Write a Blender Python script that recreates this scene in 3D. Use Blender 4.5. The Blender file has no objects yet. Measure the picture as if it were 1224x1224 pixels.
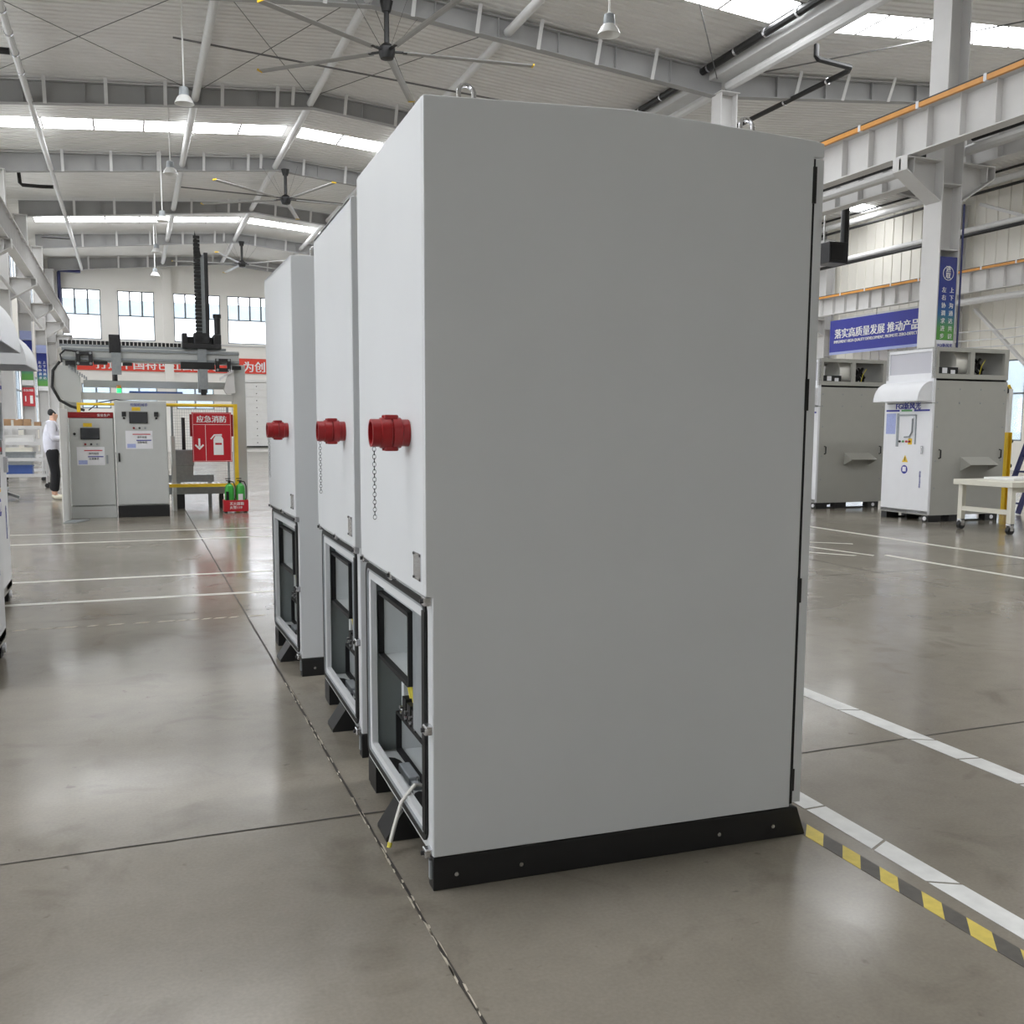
import bpy, bmesh, math, random
from mathutils import Vector, Matrix

random.seed(7)
SC = bpy.context.scene
COL = SC.collection
R = math.radians

# ------------------------------------------------------------------ camera
cd = bpy.data.cameras.new('camera')
cam = bpy.data.objects.new('camera', cd)
COL.objects.link(cam)
cd.sensor_width = 36.0
cd.lens = 1178.0 / 1224.0 * 36.0
cd.shift_y = 33.0 / 1224.0          # the photo is cropped a little off its optical centre
cd.clip_start, cd.clip_end = 0.05, 400
_d = Vector((-456.0, -135.0, 1178.0)).normalized()            # hall axis seen from the camera
_u = -Vector((-57.0, 10155.0, 1178.0)); _u = (_u - _u.dot(_d) * _d).normalized()
_x = _d.cross(_u)
if _x.x < 0: _x = -_x
rows = [Vector((_x[i], _d[i], _u[i])) for i in range(3)]      # right, down, forward in world axes
mw = Matrix(((rows[0].x, -rows[1].x, -rows[2].x, 0), (rows[0].y, -rows[1].y, -rows[2].y, 0),
             (rows[0].z, -rows[1].z, -rows[2].z, 1.35), (0, 0, 0, 1)))
cam.matrix_world = mw
SC.camera = cam

# ------------------------------------------------------------------ world, exposure
W = bpy.data.worlds.new('overcast'); SC.world = W; W.use_nodes = True
bg = W.node_tree.nodes['Background']
bg.inputs['Color'].default_value = (0.95, 0.96, 1.0, 1)
bg.inputs['Strength'].default_value = 4.7
SKYLIGHT = 9.5
SC.view_settings.view_transform = 'Standard'
SC.view_settings.look = 'None'
SC.view_settings.gamma = 1.0
SC.view_settings.use_curve_mapping = False
SC.view_settings.exposure = 0.78
SC.cycles.use_denoising = True
SC.cycles.max_bounces = 8
SC.cycles.diffuse_bounces = 5
SC.cycles.sample_clamp_indirect = 8.0

# ------------------------------------------------------------------ materials
MATS = {}
def mat(name, col, rough=0.5, metal=0.0, spec=0.5, var=0.06, scale=6.0, bump=0.0, bscale=60.0, emit=0.0, alpha=1.0, coat=0.0):
    if name in MATS: return MATS[name]
    m = bpy.data.materials.new(name); m.use_nodes = True
    nt = m.node_tree; b = nt.nodes['Principled BSDF']
    b.inputs['Roughness'].default_value = rough
    b.inputs['Metallic'].default_value = metal
    b.inputs['Specular IOR Level'].default_value = spec
    b.inputs['Alpha'].default_value = alpha
    b.inputs['Coat Weight'].default_value = coat
    c = (*col, 1)
    if var > 0:
        tc = nt.nodes.new('ShaderNodeTexCoord'); n = nt.nodes.new('ShaderNodeTexNoise')
        n.inputs['Scale'].default_value = scale; n.inputs['Detail'].default_value = 4
        r = nt.nodes.new('ShaderNodeValToRGB')
        r.color_ramp.elements[0].position = 0.3; r.color_ramp.elements[1].position = 0.7
        r.color_ramp.elements[0].color = (*[x * (1 - var) for x in col], 1)
        r.color_ramp.elements[1].color = (*[min(1, x * (1 + var)) for x in col], 1)
        nt.links.new(tc.outputs['Object'], n.inputs['Vector'])
        nt.links.new(n.outputs['Fac'], r.inputs['Fac'])
        nt.links.new(r.outputs['Color'], b.inputs['Base Color'])
    else:
        b.inputs['Base Color'].default_value = c
    if bump > 0:
        tc2 = nt.nodes.new('ShaderNodeTexCoord'); n2 = nt.nodes.new('ShaderNodeTexNoise')
        n2.inputs['Scale'].default_value = bscale; n2.inputs['Detail'].default_value = 3
        bp = nt.nodes.new('ShaderNodeBump'); bp.inputs['Strength'].default_value = bump; bp.inputs['Distance'].default_value = 0.01
        nt.links.new(tc2.outputs['Object'], n2.inputs['Vector'])
        nt.links.new(n2.outputs['Fac'], bp.inputs['Height']); nt.links.new(bp.outputs['Normal'], b.inputs['Normal'])
    if emit > 0:
        b.inputs['Emission Color'].default_value = c; b.inputs['Emission Strength'].default_value = emit
    MATS[name] = m
    return m

def srgb(r, g, b):
    f = lambda v: (v / 255 / 12.92) if v / 255 <= 0.04045 else ((v / 255 + 0.055) / 1.055) ** 2.4
    return (f(r), f(g), f(b))

M_CAB = mat('cabinet_paint', srgb(203, 205, 206), 0.42, spec=0.4, var=0.015, scale=3)
M_CABIN = mat('cabinet_inner_paint', srgb(196, 200, 200), 0.5, var=0.02)
M_RECSHADE = mat('shaded_recess_sheet', srgb(120, 127, 127), 0.5, var=0.05, scale=8)  # grey sheet darkened: the shade of the recess is put into its colour
M_GALV = mat('galvanised_steel', srgb(150, 155, 158), 0.45, metal=0.3, var=0.08, scale=20)
M_BLACK = mat('black_paint', srgb(22, 22, 23), 0.5, var=0.1)
M_RUBBER = mat('black_rubber', srgb(14, 14, 15), 0.6, var=0.1)
M_CHROME = mat('bright_metal', srgb(205, 205, 208), 0.2, metal=0.9, var=0.02)
M_RED = mat('red_enamel', srgb(142, 20, 24), 0.35, var=0.08)
M_REDSIGN = mat('red_sign_print', srgb(188, 28, 42), 0.4, var=0.03)
M_STEEL = mat('structure_grey_paint', srgb(208, 207, 206), 0.55, var=0.04, scale=2)
M_RAFT = mat('rafter_grey_paint', srgb(160, 160, 160), 0.55, var=0.04, scale=2)
M_TUBE = mat('tube_grey_paint', srgb(212, 212, 212), 0.5, var=0.03)
M_WALL = mat('wall_white_panel', srgb(238, 235, 226), 0.6, var=0.02, scale=0.6)
M_ENDWALL = mat('end_wall_paint', srgb(238, 236, 231), 0.65, var=0.02, scale=0.6)
M_ROOF = mat('roof_liner_sheet', srgb(224, 223, 220), 0.4, spec=0.4, var=0.04, scale=0.8)
M_WHITE = mat('white_paint', srgb(226, 226, 224), 0.45, var=0.02)
M_ORANGE = mat('orange_conductor_rail', srgb(216, 150, 66), 0.45, var=0.06)
M_YELLOW = mat('yellow_paint', srgb(226, 188, 40), 0.45, var=0.06)
M_YTAPE = mat('yellow_tape', srgb(192, 172, 74), 0.5, var=0.12, scale=30)
M_BTAPE = mat('black_tape', srgb(70, 66, 60), 0.5, var=0.2, scale=30)
M_WTAPE = mat('white_tape', srgb(206, 206, 204), 0.45, var=0.1, scale=14)
M_WTAPE2 = mat('worn_white_line', srgb(200, 198, 190), 0.35, var=0.1, scale=8)
M_DARK = mat('dark_metal', srgb(52, 52, 54), 0.4, metal=0.4, var=0.15, scale=20)
M_ROD = mat('grey_rod_paint', srgb(112, 112, 112), 0.5, var=0.05)
M_FANB = mat('fan_blade_alloy', srgb(168, 168, 168), 0.4, metal=0.35, var=0.04)
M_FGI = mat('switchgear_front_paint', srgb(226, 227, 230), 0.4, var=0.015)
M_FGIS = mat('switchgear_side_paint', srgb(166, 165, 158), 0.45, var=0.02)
M_BENCH = mat('bench_cream_paint', srgb(216, 213, 200), 0.5, var=0.03)
M_CTRL = mat('control_cabinet_paint', srgb(190, 192, 190), 0.45, var=0.02)
M_SCREEN = mat('screen_glass', srgb(58, 60, 64), 0.15, var=0.02)
M_PAPER = mat('paper_white', srgb(228, 228, 232), 0.6, var=0.03)
M_BLUE = mat('blue_print', srgb(46, 52, 150), 0.45, var=0.05)
M_LBLUE = mat('pale_blue_print', srgb(160, 170, 215), 0.5, var=0.08, scale=40)
M_GREENP = mat('green_print', srgb(92, 160, 96), 0.5, var=0.05)
M_REDP = mat('red_print', srgb(196, 60, 66), 0.5, var=0.05)
M_WPRINT = mat('white_print', srgb(236, 236, 236), 0.5, var=0.0)
M_BANNER = mat('red_banner_cloth', srgb(226, 72, 56), 0.6, var=0.05)
M_EXT = mat('green_cylinder_paint', srgb(60, 170, 66), 0.3, var=0.08)
M_WIRE_Y = mat('yellow_wire', srgb(214, 200, 70), 0.5, var=0.05)
M_WIRE_R = mat('red_wire', srgb(206, 60, 84), 0.5, var=0.05)
M_CABLE = mat('white_cable_sheath', srgb(206, 204, 196), 0.5, var=0.05)
M_JOINT = mat('floor_joint_filler', srgb(52, 47, 42), 0.8, var=0.5, scale=14)
M_CHIP = mat('chipped_concrete', srgb(176, 168, 152), 0.8, var=0.2, scale=30)
M_SKIN = mat('skin', srgb(206, 164, 140), 0.5, var=0.04)
M_HOODIE = mat('white_jacket_cloth', srgb(214, 214, 224), 0.8, var=0.06, scale=12, bump=0.3, bscale=18)
M_TROUSER = mat('black_trouser_cloth', srgb(20, 20, 24), 0.8, var=0.1)
M_HAIR = mat('black_hair', srgb(18, 16, 15), 0.6, var=0.1)
M_SHOE = mat('cream_shoe', srgb(226, 220, 200), 0.6, var=0.05)
M_NAVY = mat('navy_ladder_paint', srgb(38, 44, 96), 0.4, var=0.08)
M_CARD = mat('cardboard', srgb(160, 128, 96), 0.8, var=0.1)
M_BIN = mat('blue_bin', srgb(70, 96, 160), 0.5, var=0.08)
M_AMBER = mat('pale_fan_box', srgb(228, 226, 218), 0.5, var=0.04)
M_GREENLAMP = mat('green_signal_lamp', srgb(40, 220, 110), 0.3, var=0, emit=1.2)
M_OUT = mat('outside_building_blue', srgb(122, 134, 142), 0.7, var=0.1, scale=0.8)
M_GROUND = mat('outside_ground', srgb(170, 170, 166), 0.8, var=0.05, scale=0.5)

def sky_mat():
    m = bpy.data.materials.new('daylit_skylight_sheet'); m.use_nodes = True
    nt = m.node_tree; nt.nodes.clear()
    o = nt.nodes.new('ShaderNodeOutputMaterial'); e = nt.nodes.new('ShaderNodeEmission')
    e.inputs['Color'].default_value = (0.96, 0.98, 1.0, 1); e.inputs['Strength'].default_value = SKYLIGHT
    nt.links.new(e.outputs[0], o.inputs[0]); return m
M_SKY = sky_mat()

def glass_mat():
    m = bpy.data.materials.new('window_glass'); m.use_nodes = True
    nt = m.node_tree; nt.nodes.clear()
    o = nt.nodes.new('ShaderNodeOutputMaterial'); t = nt.nodes.new('ShaderNodeBsdfTransparent'); g = nt.nodes.new('ShaderNodeBsdfGlossy')
    t.inputs[0].default_value = (0.95, 0.96, 0.97, 1); g.inputs['Roughness'].default_value = 0.05
    mx = nt.nodes.new('ShaderNodeMixShader'); mx.inputs[0].default_value = 0.06
    nt.links.new(t.outputs[0], mx.inputs[1]); nt.links.new(g.outputs[0], mx.inputs[2]); nt.links.new(mx.outputs[0], o.inputs[0]); return m
M_GLASS = glass_mat()
M_WFRAME = mat('window_frame_paint', srgb(120, 128, 134), 0.5, var=0.04)
def film_mat():
    m = bpy.data.materials.new('frosted_window_film'); m.use_nodes = True
    nt = m.node_tree; nt.nodes.clear()
    o = nt.nodes.new('ShaderNodeOutputMaterial'); t = nt.nodes.new('ShaderNodeBsdfTranslucent'); t.inputs[0].default_value = (0.92, 0.94, 0.96, 1)
    nt.links.new(t.outputs[0], o.inputs[0]); return m
M_FILM = film_mat()

def frost_mat():
    m = bpy.data.materials.new('frosted_plastic'); m.use_nodes = True
    b = m.node_tree.nodes['Principled BSDF']
    b.inputs['Base Color'].default_value = (*srgb(206, 206, 214), 1); b.inputs['Roughness'].default_value = 0.3
    b.inputs['Alpha'].default_value = 0.75; return m
M_FROST = frost_mat()

def sign_gradient():
    """printed sign: dark blue above fading to green at its foot (flat print)"""
    m = bpy.data.materials.new('blue_green_sign_print'); m.use_nodes = True
    nt = m.node_tree; b = nt.nodes['Principled BSDF']; b.inputs['Roughness'].default_value = 0.4
    tc = nt.nodes.new('ShaderNodeTexCoord'); s = nt.nodes.new('ShaderNodeSeparateXYZ'); r = nt.nodes.new('ShaderNodeValToRGB')
    nt.links.new(tc.outputs['Generated'], s.inputs[0]); nt.links.new(s.outputs['Z'], r.inputs[0])
    e = r.color_ramp.elements
    e[0].position = 0.0; e[0].color = (*srgb(84, 150, 60), 1)
    e[1].position = 1.0; e[1].color = (*srgb(30, 40, 120), 1)
    x = e.new(0.14); x.color = (*srgb(84, 150, 70), 1)
    x = e.new(0.32); x.color = (*srgb(34, 96, 150), 1)
    x = e.new(0.5); x.color = (*srgb(30, 52, 140), 1)
    nt.links.new(r.outputs[0], b.inputs['Base Color']); return m
M_SIGNG = sign_gradient()

def floor_mat():
    m = bpy.data.materials.new('polished_concrete'); m.use_nodes = True
    nt = m.node_tree; b = nt.nodes['Principled BSDF']
    tc = nt.nodes.new('ShaderNodeTexCoord')
    def noise(s, d=6, dist=0.0):
        n = nt.nodes.new('ShaderNodeTexNoise'); n.inputs['Scale'].default_value = s; n.inputs['Detail'].default_value = d
        n.inputs['Distortion'].default_value = dist
        nt.links.new(tc.outputs['Object'], n.inputs['Vector']); return n
    def ramp(n, p0, c0, p1, c1):
        r = nt.nodes.new('ShaderNodeValToRGB'); e = r.color_ramp.elements
        e[0].position = p0; e[0].color = (*c0, 1); e[1].position = p1; e[1].color = (*c1, 1)
        nt.links.new(n.outputs['Fac'], r.inputs[0]); return r
    def mix(a, b2, mode, fac):
        x = nt.nodes.new('ShaderNodeMix'); x.data_type = 'RGBA'; x.blend_type = mode; x.inputs['Factor'].default_value = fac
        nt.links.new(a.outputs[0] if not hasattr(a, 'data_type') else a.outputs['Result'], x.inputs['A']); nt.links.new(b2.outputs[0], x.inputs['B']); return x
    base = ramp(noise(0.55, 5, 0.6), 0.3, srgb(120, 114, 103), 0.72, srgb(142, 136, 126))
    speck = ramp(noise(90, 3), 0.3, (0.78, 0.78, 0.77), 0.75, (1.08, 1.07, 1.05))
    stain = ramp(noise(2.6, 8, 1.2), 0.30, (0.55, 0.52, 0.49), 0.44, (1, 1, 1))
    spot = ramp(noise(14, 3, 0.4), 0.24, (0.55, 0.53, 0.5), 0.30, (1, 1, 1))
    mid = ramp(noise(9, 6), 0.25, (0.86, 0.86, 0.86), 0.6, (1, 1, 1))
    x = mix(base, speck, 'MULTIPLY', 0.45); x = mix(x, stain, 'MULTIPLY', 0.4); x = mix(x, mid, 'MULTIPLY', 0.6); x = mix(x, spot, 'MULTIPLY', 0.6)
    nt.links.new(x.outputs['Result'], b.inputs['Base Color'])
    rr = ramp(noise(1.3, 6, 0.5), 0.3, (0.13, 0.13, 0.13), 0.75, (0.25, 0.25, 0.25))
    nt.links.new(rr.outputs[0], b.inputs['Roughness'])
    b.inputs['Specular IOR Level'].default_value = 0.24
    bp = nt.nodes.new('ShaderNodeBump'); bp.inputs['Strength'].default_value = 0.03; bp.inputs['Distance'].default_value = 0.02
    nb = noise(3.5, 4); nt.links.new(nb.outputs['Fac'], bp.inputs['Height']); nt.links.new(bp.outputs['Normal'], b.inputs['Normal'])
    return m
M_FLOOR = floor_mat()

# ------------------------------------------------------------------ mesh helpers
class MB:
    def __init__(s): s.v = []; s.f = []
    def add(s, vs, fs):
        o = len(s.v); s.v += [tuple(v) for v in vs]; s.f += [tuple(i + o for i in f) for f in fs]; return s
    def box(s, x0, x1, y0, y1, z0, z1):
        return s.add([(x0, y0, z0), (x1, y0, z0), (x1, y1, z0), (x0, y1, z0), (x0, y0, z1), (x1, y0, z1), (x1, y1, z1), (x0, y1, z1)],
                     [(0, 3, 2, 1), (4, 5, 6, 7), (0, 1, 5, 4), (1, 2, 6, 5), (2, 3, 7, 6), (3, 0, 4, 7)])
    def prism(s, poly, axis, a, b):
        """poly: 2-D outline in the two other axes (in x,y,z order), swept along axis from a to b"""
        n = len(poly)
        def p(q, t):
            q = list(q); q.insert(axis, t); return tuple(q)
        vs = [p(q, a) for q in poly] + [p(q, b) for q in poly]
        fs = [tuple(range(n)), tuple(range(2 * n - 1, n - 1, -1))] + [(i, i + n, (i + 1) % n + n, (i + 1) % n) for i in range(n)]
        return s.add(vs, fs)
    def cyl(s, p0, p1, r, n=12, r2=None, cap=True):
        p0 = Vector(p0); p1 = Vector(p1); d = (p1 - p0).normalized(); r2 = r if r2 is None else r2
        a = d.orthogonal().normalized(); b = d.cross(a)
        vs = []
        for P, rr in ((p0, r), (p1, r2)):
            for i in range(n):
                t = 2 * math.pi * i / n; vs.append(P + (a * math.cos(t) + b * math.sin(t)) * rr)
        fs = [(i, (i + 1) % n, (i + 1) % n + n, i + n) for i in range(n)]
        if cap: fs += [tuple(range(n - 1, -1, -1)), tuple(range(n, 2 * n))]
        return s.add(vs, fs)
    def bar(s, p0, p1, w, t, up=(0, 0, 1)):
        """rectangular bar from p0 to p1"""
        p0 = Vector(p0); p1 = Vector(p1); d = (p1 - p0).normalized(); u = Vector(up)
        a = d.cross(u)
        if a.length < 1e-4: a = d.orthogonal()
        a.normalize(); b = a.cross(d).normalized()
        vs = []
        for P in (p0, p1):
            for sx, sy in ((-1, -1), (1, -1), (1, 1), (-1, 1)): vs.append(P + a * sx * w / 2 + b * sy * t / 2)
        return s.add(vs, [(0, 1, 2, 3), (7, 6, 5, 4), (0, 4, 5, 1), (1, 5, 6, 2), (2, 6, 7, 3), (3, 7, 4, 0)])
    def tube(s, pts, r, n=8):
        pts = [Vector(p) for p in pts]; rings = []
        t0 = (pts[1] - pts[0]).normalized(); a = t0.orthogonal().normalized()
        for i, p in enumerate(pts):
            t = (pts[min(i + 1, len(pts) - 1)] - pts[max(i - 1, 0)]).normalized()
            a = (a - a.dot(t) * t).normalized(); b = t.cross(a)
            rings.append([p + (a * math.cos(2 * math.pi * k / n) + b * math.sin(2 * math.pi * k / n)) * r for k in range(n)])
        vs = [v for g in rings for v in g]; fs = []
        for i in range(len(pts) - 1):
            fs += [(i * n + k, i * n + (k + 1) % n, (i + 1) * n + (k + 1) % n, (i + 1) * n + k) for k in range(n)]
        m = len(pts) - 1
        fs += [tuple(range(n - 1, -1, -1)), tuple(m * n + k for k in range(n))]
        return s.add(vs, fs)
    def lathe(s, prof, c=(0, 0, 0), axis=2, n=20):
        """prof: list of (radius, height along axis)"""
        vs = []
        for r, h in prof:
            for k in range(n):
                t = 2 * math.pi * k / n; q = [r * math.cos(t), r * math.sin(t)]; q.insert(axis, h)
                vs.append((q[0] + c[0], q[1] + c[1], q[2] + c[2]))
        fs = [(i * n + k, i * n + (k + 1) % n, (i + 1) * n + (k + 1) % n, (i + 1) * n + k) for i in range(len(prof) - 1) for k in range(n)]
        fs += [tuple(range(n - 1, -1, -1)), tuple((len(prof) - 1) * n + k for k in range(n))]
        return s.add(vs, fs)
    def torus(s, c, R1, r, axis=0, n=14, m=6, sx=1.0, sz=1.0):
        vs = []
        for i in range(n):
            t = 2 * math.pi * i / n
            for j in range(m):
                u = 2 * math.pi * j / m; rr = R1 + r * math.cos(u)
                q = [rr * math.cos(t) * sx, rr * math.sin(t) * sz]; q.insert(axis, r * math.sin(u))
                vs.append((q[0] + c[0], q[1] + c[1], q[2] + c[2]))
        fs = [(i * m + j, ((i + 1) % n) * m + j, ((i + 1) % n) * m + (j + 1) % m, i * m + (j + 1) % m) for i in range(n) for j in range(m)]
        return s.add(vs, fs)
    def frame_rr(s, y0, y1, z0, z1, x, w, d, rad=0.03, n=4):
        """rounded rectangular ring in the YZ plane at x, width w, depth d (towards -x)"""
        def out(y0, y1, z0, z1, r):
            pts = []
            for cy, cz, a0 in ((y1 - r, z1 - r, 0), (y0 + r, z1 - r, 90), (y0 + r, z0 + r, 180), (y1 - r, z0 + r, 270)):
                for k in range(n + 1):
                    t = R(a0 + 90 * k / n); pts.append((cy + r * math.cos(t), cz + r * math.sin(t)))
            return pts
        o = out(y0, y1, z0, z1, rad); i = out(y0 + w, y1 - w, z0 + w, z1 - w, max(rad - w, 0.004)); N = len(o)
        vs = [(x, *p) for p in o] + [(x, *p) for p in i] + [(x - d, *p) for p in o] + [(x - d, *p) for p in i]
        fs = []
        for k in range(N):
            j = (k + 1) % N
            fs += [(k, j, N + j, N + k), (2 * N + k, 3 * N + k, 3 * N + j, 2 * N + j), (k, 2 * N + k, 2 * N + j, j), (N + k, N + j, 3 * N + j, 3 * N + k)]
        return s.add(vs, fs)
    def build(s, name, m, parent=None, smooth=False, bevel=0.0, mats=None):
        me = bpy.data.meshes.new(name); me.from_pydata(s.v, [], s.f); me.update()
        bm = bmesh.new(); bm.from_mesh(me); bmesh.ops.recalc_face_normals(bm, faces=bm.faces); bm.to_mesh(me); bm.free()
        if m: me.materials.append(m)
        if smooth:
            for p in me.polygons: p.use_smooth = True
            me.set_sharp_from_angle(angle=R(35))
        o = bpy.data.objects.new(name, me); COL.objects.link(o)
        if parent: o.parent = parent
        if bevel > 0:
            b = o.modifiers.new('soft_edges', 'BEVEL'); b.width = bevel; b.segments = 2; b.limit_method = 'ANGLE'; b.angle_limit = R(40)
        return o

def box(name, m, parent, x0, x1, y0, y1, z0, z1, bevel=0.0):
    return MB().box(x0, x1, y0, y1, z0, z1).build(name, m, parent, bevel=bevel)

def tag(o, label, cat, group=None, kind=None):
    if label: o['label'] = label
    if cat: o['category'] = cat
    if group: o['group'] = group
    if kind: o['kind'] = kind
    return o

def thing(name, label, cat, loc=(0, 0, 0), rz=0.0, group=None):
    o = bpy.data.objects.new(name, None); COL.objects.link(o)
    o.empty_display_size = 0.1; o.location = loc; o.rotation_euler = (0, 0, rz)
    return tag(o, label, cat, group)

def part_copy(o, parent, offset=(0, 0, 0)):
    c = o.copy(); COL.objects.link(c); c.parent = parent
    c.location = Vector(o.location) + Vector(offset)
    return c

def copy_tree(o, parent=None):
    c = o.copy(); COL.objects.link(c); c.parent = parent
    for ch in list(o.children): copy_tree(ch, c)
    return c

def struct(o): o['kind'] = 'structure'; return o

def text(name, body, size, m, parent, loc, facing='-y', bold=0.0, sx=1.0, spacing=1.0, align='LEFT', line=1.0):
    """raised print; facing is the direction the lettering looks towards"""
    c = bpy.data.curves.new(name, 'FONT'); c.body = body; c.size = size; c.extrude = 0.0015; c.offset = 0
    c.resolution_u = 2; c.align_x = align; c.space_character = spacing; c.space_line = line
    o = bpy.data.objects.new(name, c); COL.objects.link(o)
    dg = bpy.context.evaluated_depsgraph_get(); me = bpy.data.meshes.new_from_object(o.evaluated_get(dg))
    bpy.data.objects.remove(o)
    rot = {'-y': Matrix(((1, 0, 0), (0, 0, -1), (0, 1, 0))), '-x': Matrix(((0, 0, -1), (-1, 0, 0), (0, 1, 0))),
           '+x': Matrix(((0, 0, 1), (1, 0, 0), (0, 1, 0)))}[facing]
    for v in me.vertices: v.co = rot @ Vector((v.co.x * sx, v.co.y, v.co.z))
    if bold > 0:                                     # heavier strokes: the same glyphs again, shifted a little
        bm = bmesh.new(); bm.from_mesh(me); src = list(bm.verts) + list(bm.edges) + list(bm.faces); ax = rot @ Vector((1, 0, 0))
        for k in (1, 2):
            g = bmesh.ops.duplicate(bm, geom=src)['geom']
            bmesh.ops.translate(bm, verts=[v for v in g if isinstance(v, bmesh.types.BMVert)], vec=ax * bold * size * (0.9 if k == 1 else -0.9) + (rot @ Vector((0, 0, 1))) * (0.0016 * k + 0.004 * k * (size > 0.15)))
        bm.to_mesh(me); bm.free()
    me.materials.clear(); me.materials.append(m); me.name = name
    t = bpy.data.objects.new(name, me); COL.objects.link(t); t.location = loc
    if parent: t.parent = parent
    return t

ORD = ['first', 'second', 'third', 'fourth', 'fifth', 'sixth', 'seventh', 'eighth', 'ninth', 'tenth']

# ------------------------------------------------------------------ hall dimensions
RX, RZ = 4.96, 10.42           # ridge of the main aisle
XL, XM, XR = -4.15, 13.4, 28.0 # outer wall, valley between the two aisles, far outer wall
R2X, R2Z = 20.7, 10.34
YB, YE = -15.0, 56.4
def zroof(x):
    if x <= XM: return RZ - 0.075 * abs(x - RX)
    return R2Z - 0.075 * abs(x - R2X)

# ------------------------------------------------------------------ floor
floor = struct(MB().box(XL - 0.3, XR + 0.3, YB, YE + 0.3, -0.2, 0.0).build('floor', M_FLOOR))
def joint(x0, y0, x1, y1, w=0.011):
    d = Vector((x1 - x0, y1 - y0, 0)); L = d.length; d.normalize(); n = Vector((-d.y, d.x, 0)); mb = MB(); t = 0.0
    a = 0.0
    pts = []
    while t <= L:
        j = random.uniform(-0.002, 0.002); ww = w * random.uniform(0.6, 1.1)
        p = Vector((x0, y0, 0)) + d * t + n * j; pts.append((p - n * ww / 2, p + n * ww / 2)); t += 0.12
    vs = []
    for p, q in pts: vs += [(p.x, p.y, 0.0012), (q.x, q.y, 0.0012)]
    mb.add(vs, [(2 * i, 2 * i + 2, 2 * i + 3, 2 * i + 1) for i in range(len(pts) - 1)])
    return mb.build('joint', M_JOINT, floor)
joint(0.70, 1.2, 0.80, 20); joint(-3.9, 3.27, 10, 3.35); joint(-3.9, 7.45, 10, 7.42, 0.008); joint(6.6, 1.2, 6.6, 16, 0.008)
joint(0.8, 20, 0.85, 40); joint(-3.9, 20, 10, 20)
chips = MB()
for _ in range(70):                                  # spalled edges along the long joint
    y = random.uniform(1.6, 5.2); x = 0.70 + (y - 1.2) * 0.0053 + random.choice((-1, 1)) * random.uniform(0.002, 0.007)
    a = random.uniform(0.001, 0.004); b = random.uniform(0.01, 0.05)
    chips.add([(x - a, y - b, 0.0016), (x + a * .6, y - b * .7, 0.0016), (x + a, y + b * .6, 0.0016), (x - a * .4, y + b, 0.0016)], [(0, 1, 2, 3)])
c = chips.build('joint_chips', M_CHIP, floor); c['kind'] = 'stuff'

# ------------------------------------------------------------------ roof liner with skylight bands
BANDS = [(3.4, 4.4), (17.35, 18.4), (31.4, 32.45), (45.4, 46.5)]
def liner(x0, x1, y0, y1, lift=0.0):
    """trapezoid-ribbed sheet: ribs run down the slope"""
    vs = []; n = 0; y = y0; prof = []
    while y < y1 - 1e-6:
        prof += [(y, 0), (min(y + 0.12, y1), 0), (min(y + 0.14, y1), 0.028), (min(y + 0.2, y1), 0.028)]; y += 0.22
    prof.append((y1, 0))
    mb = MB(); vs = []
    for yy, dz in prof: vs += [(x0, yy, zroof(x0 + 1e-6 if x0 >= XM else x0) + dz), (x1, yy, zroof(x1 - 1e-6) + dz)]
    mb.add(vs, [(2 * i, 2 * i + 1, 2 * i + 3, 2 * i + 2) for i in range(len(prof) - 1)])
    return mb
SLOPES = [(XL, RX), (RX, XM), (XM, R2X), (R2X, XR)]
wn = 0
for si, (x0, x1) in enumerate(SLOPES):
    ys = [YB] + [v for b in BANDS for v in b] + [YE + 0.3]
    mb = MB()
    for i in range(0, len(ys), 2):
        q = liner(x0, x1, ys[i], ys[i + 1]); mb.add(q.v, q.f)
    struct(mb.build('ceiling', M_ROOF))
    for bi, (a, b) in enumerate(BANDS):
        wn += 1
        w = thing('window_%d' % wn, None, None); w['kind'] = 'structure'
        e0 = x0 + (0.75 if si in (0, 2) else 0.2); e1 = x1 - (0.2 if si in (0, 2) else 0.75)
        if si == 1: e1 = x1 - 0.55
        if si == 2: e0 = x0 + 0.55
        # frame strips where the sheet is not translucent
        fr = MB()
        for p, q in ((x0, e0), (e1, x1)):
            fr.add([(p, a, zroof(p)if p != XM else 9.7925), (q, a, zroof(q)if q != XM else 9.7925), (q, b, zroof(q)if q != XM else 9.7925), (p, b, zroof(p)if p != XM else 9.7925)], [(0, 1, 2, 3)])
        fr.build('sheet_end', M_ROOF, w)
        n = 6
        for k in range(n):
            p = e0 + (e1 - e0) * k / n + 0.02; q = e0 + (e1 - e0) * (k + 1) / n - 0.02
            MB().add([(p, a, zroof(p)), (q, a, zroof(q)), (q, b, zroof(q)), (p, b, zroof(p))], [(0, 3, 2, 1)]).build('pane', M_SKY, w)
        for k in range(n + 1):
            p = e0 + (e1 - e0) * k / n; z = zroof(p)
            box('purlin', M_STEEL, w, p - 0.03, p + 0.03, a, b, z - 0.01, z + 0.05)

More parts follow.
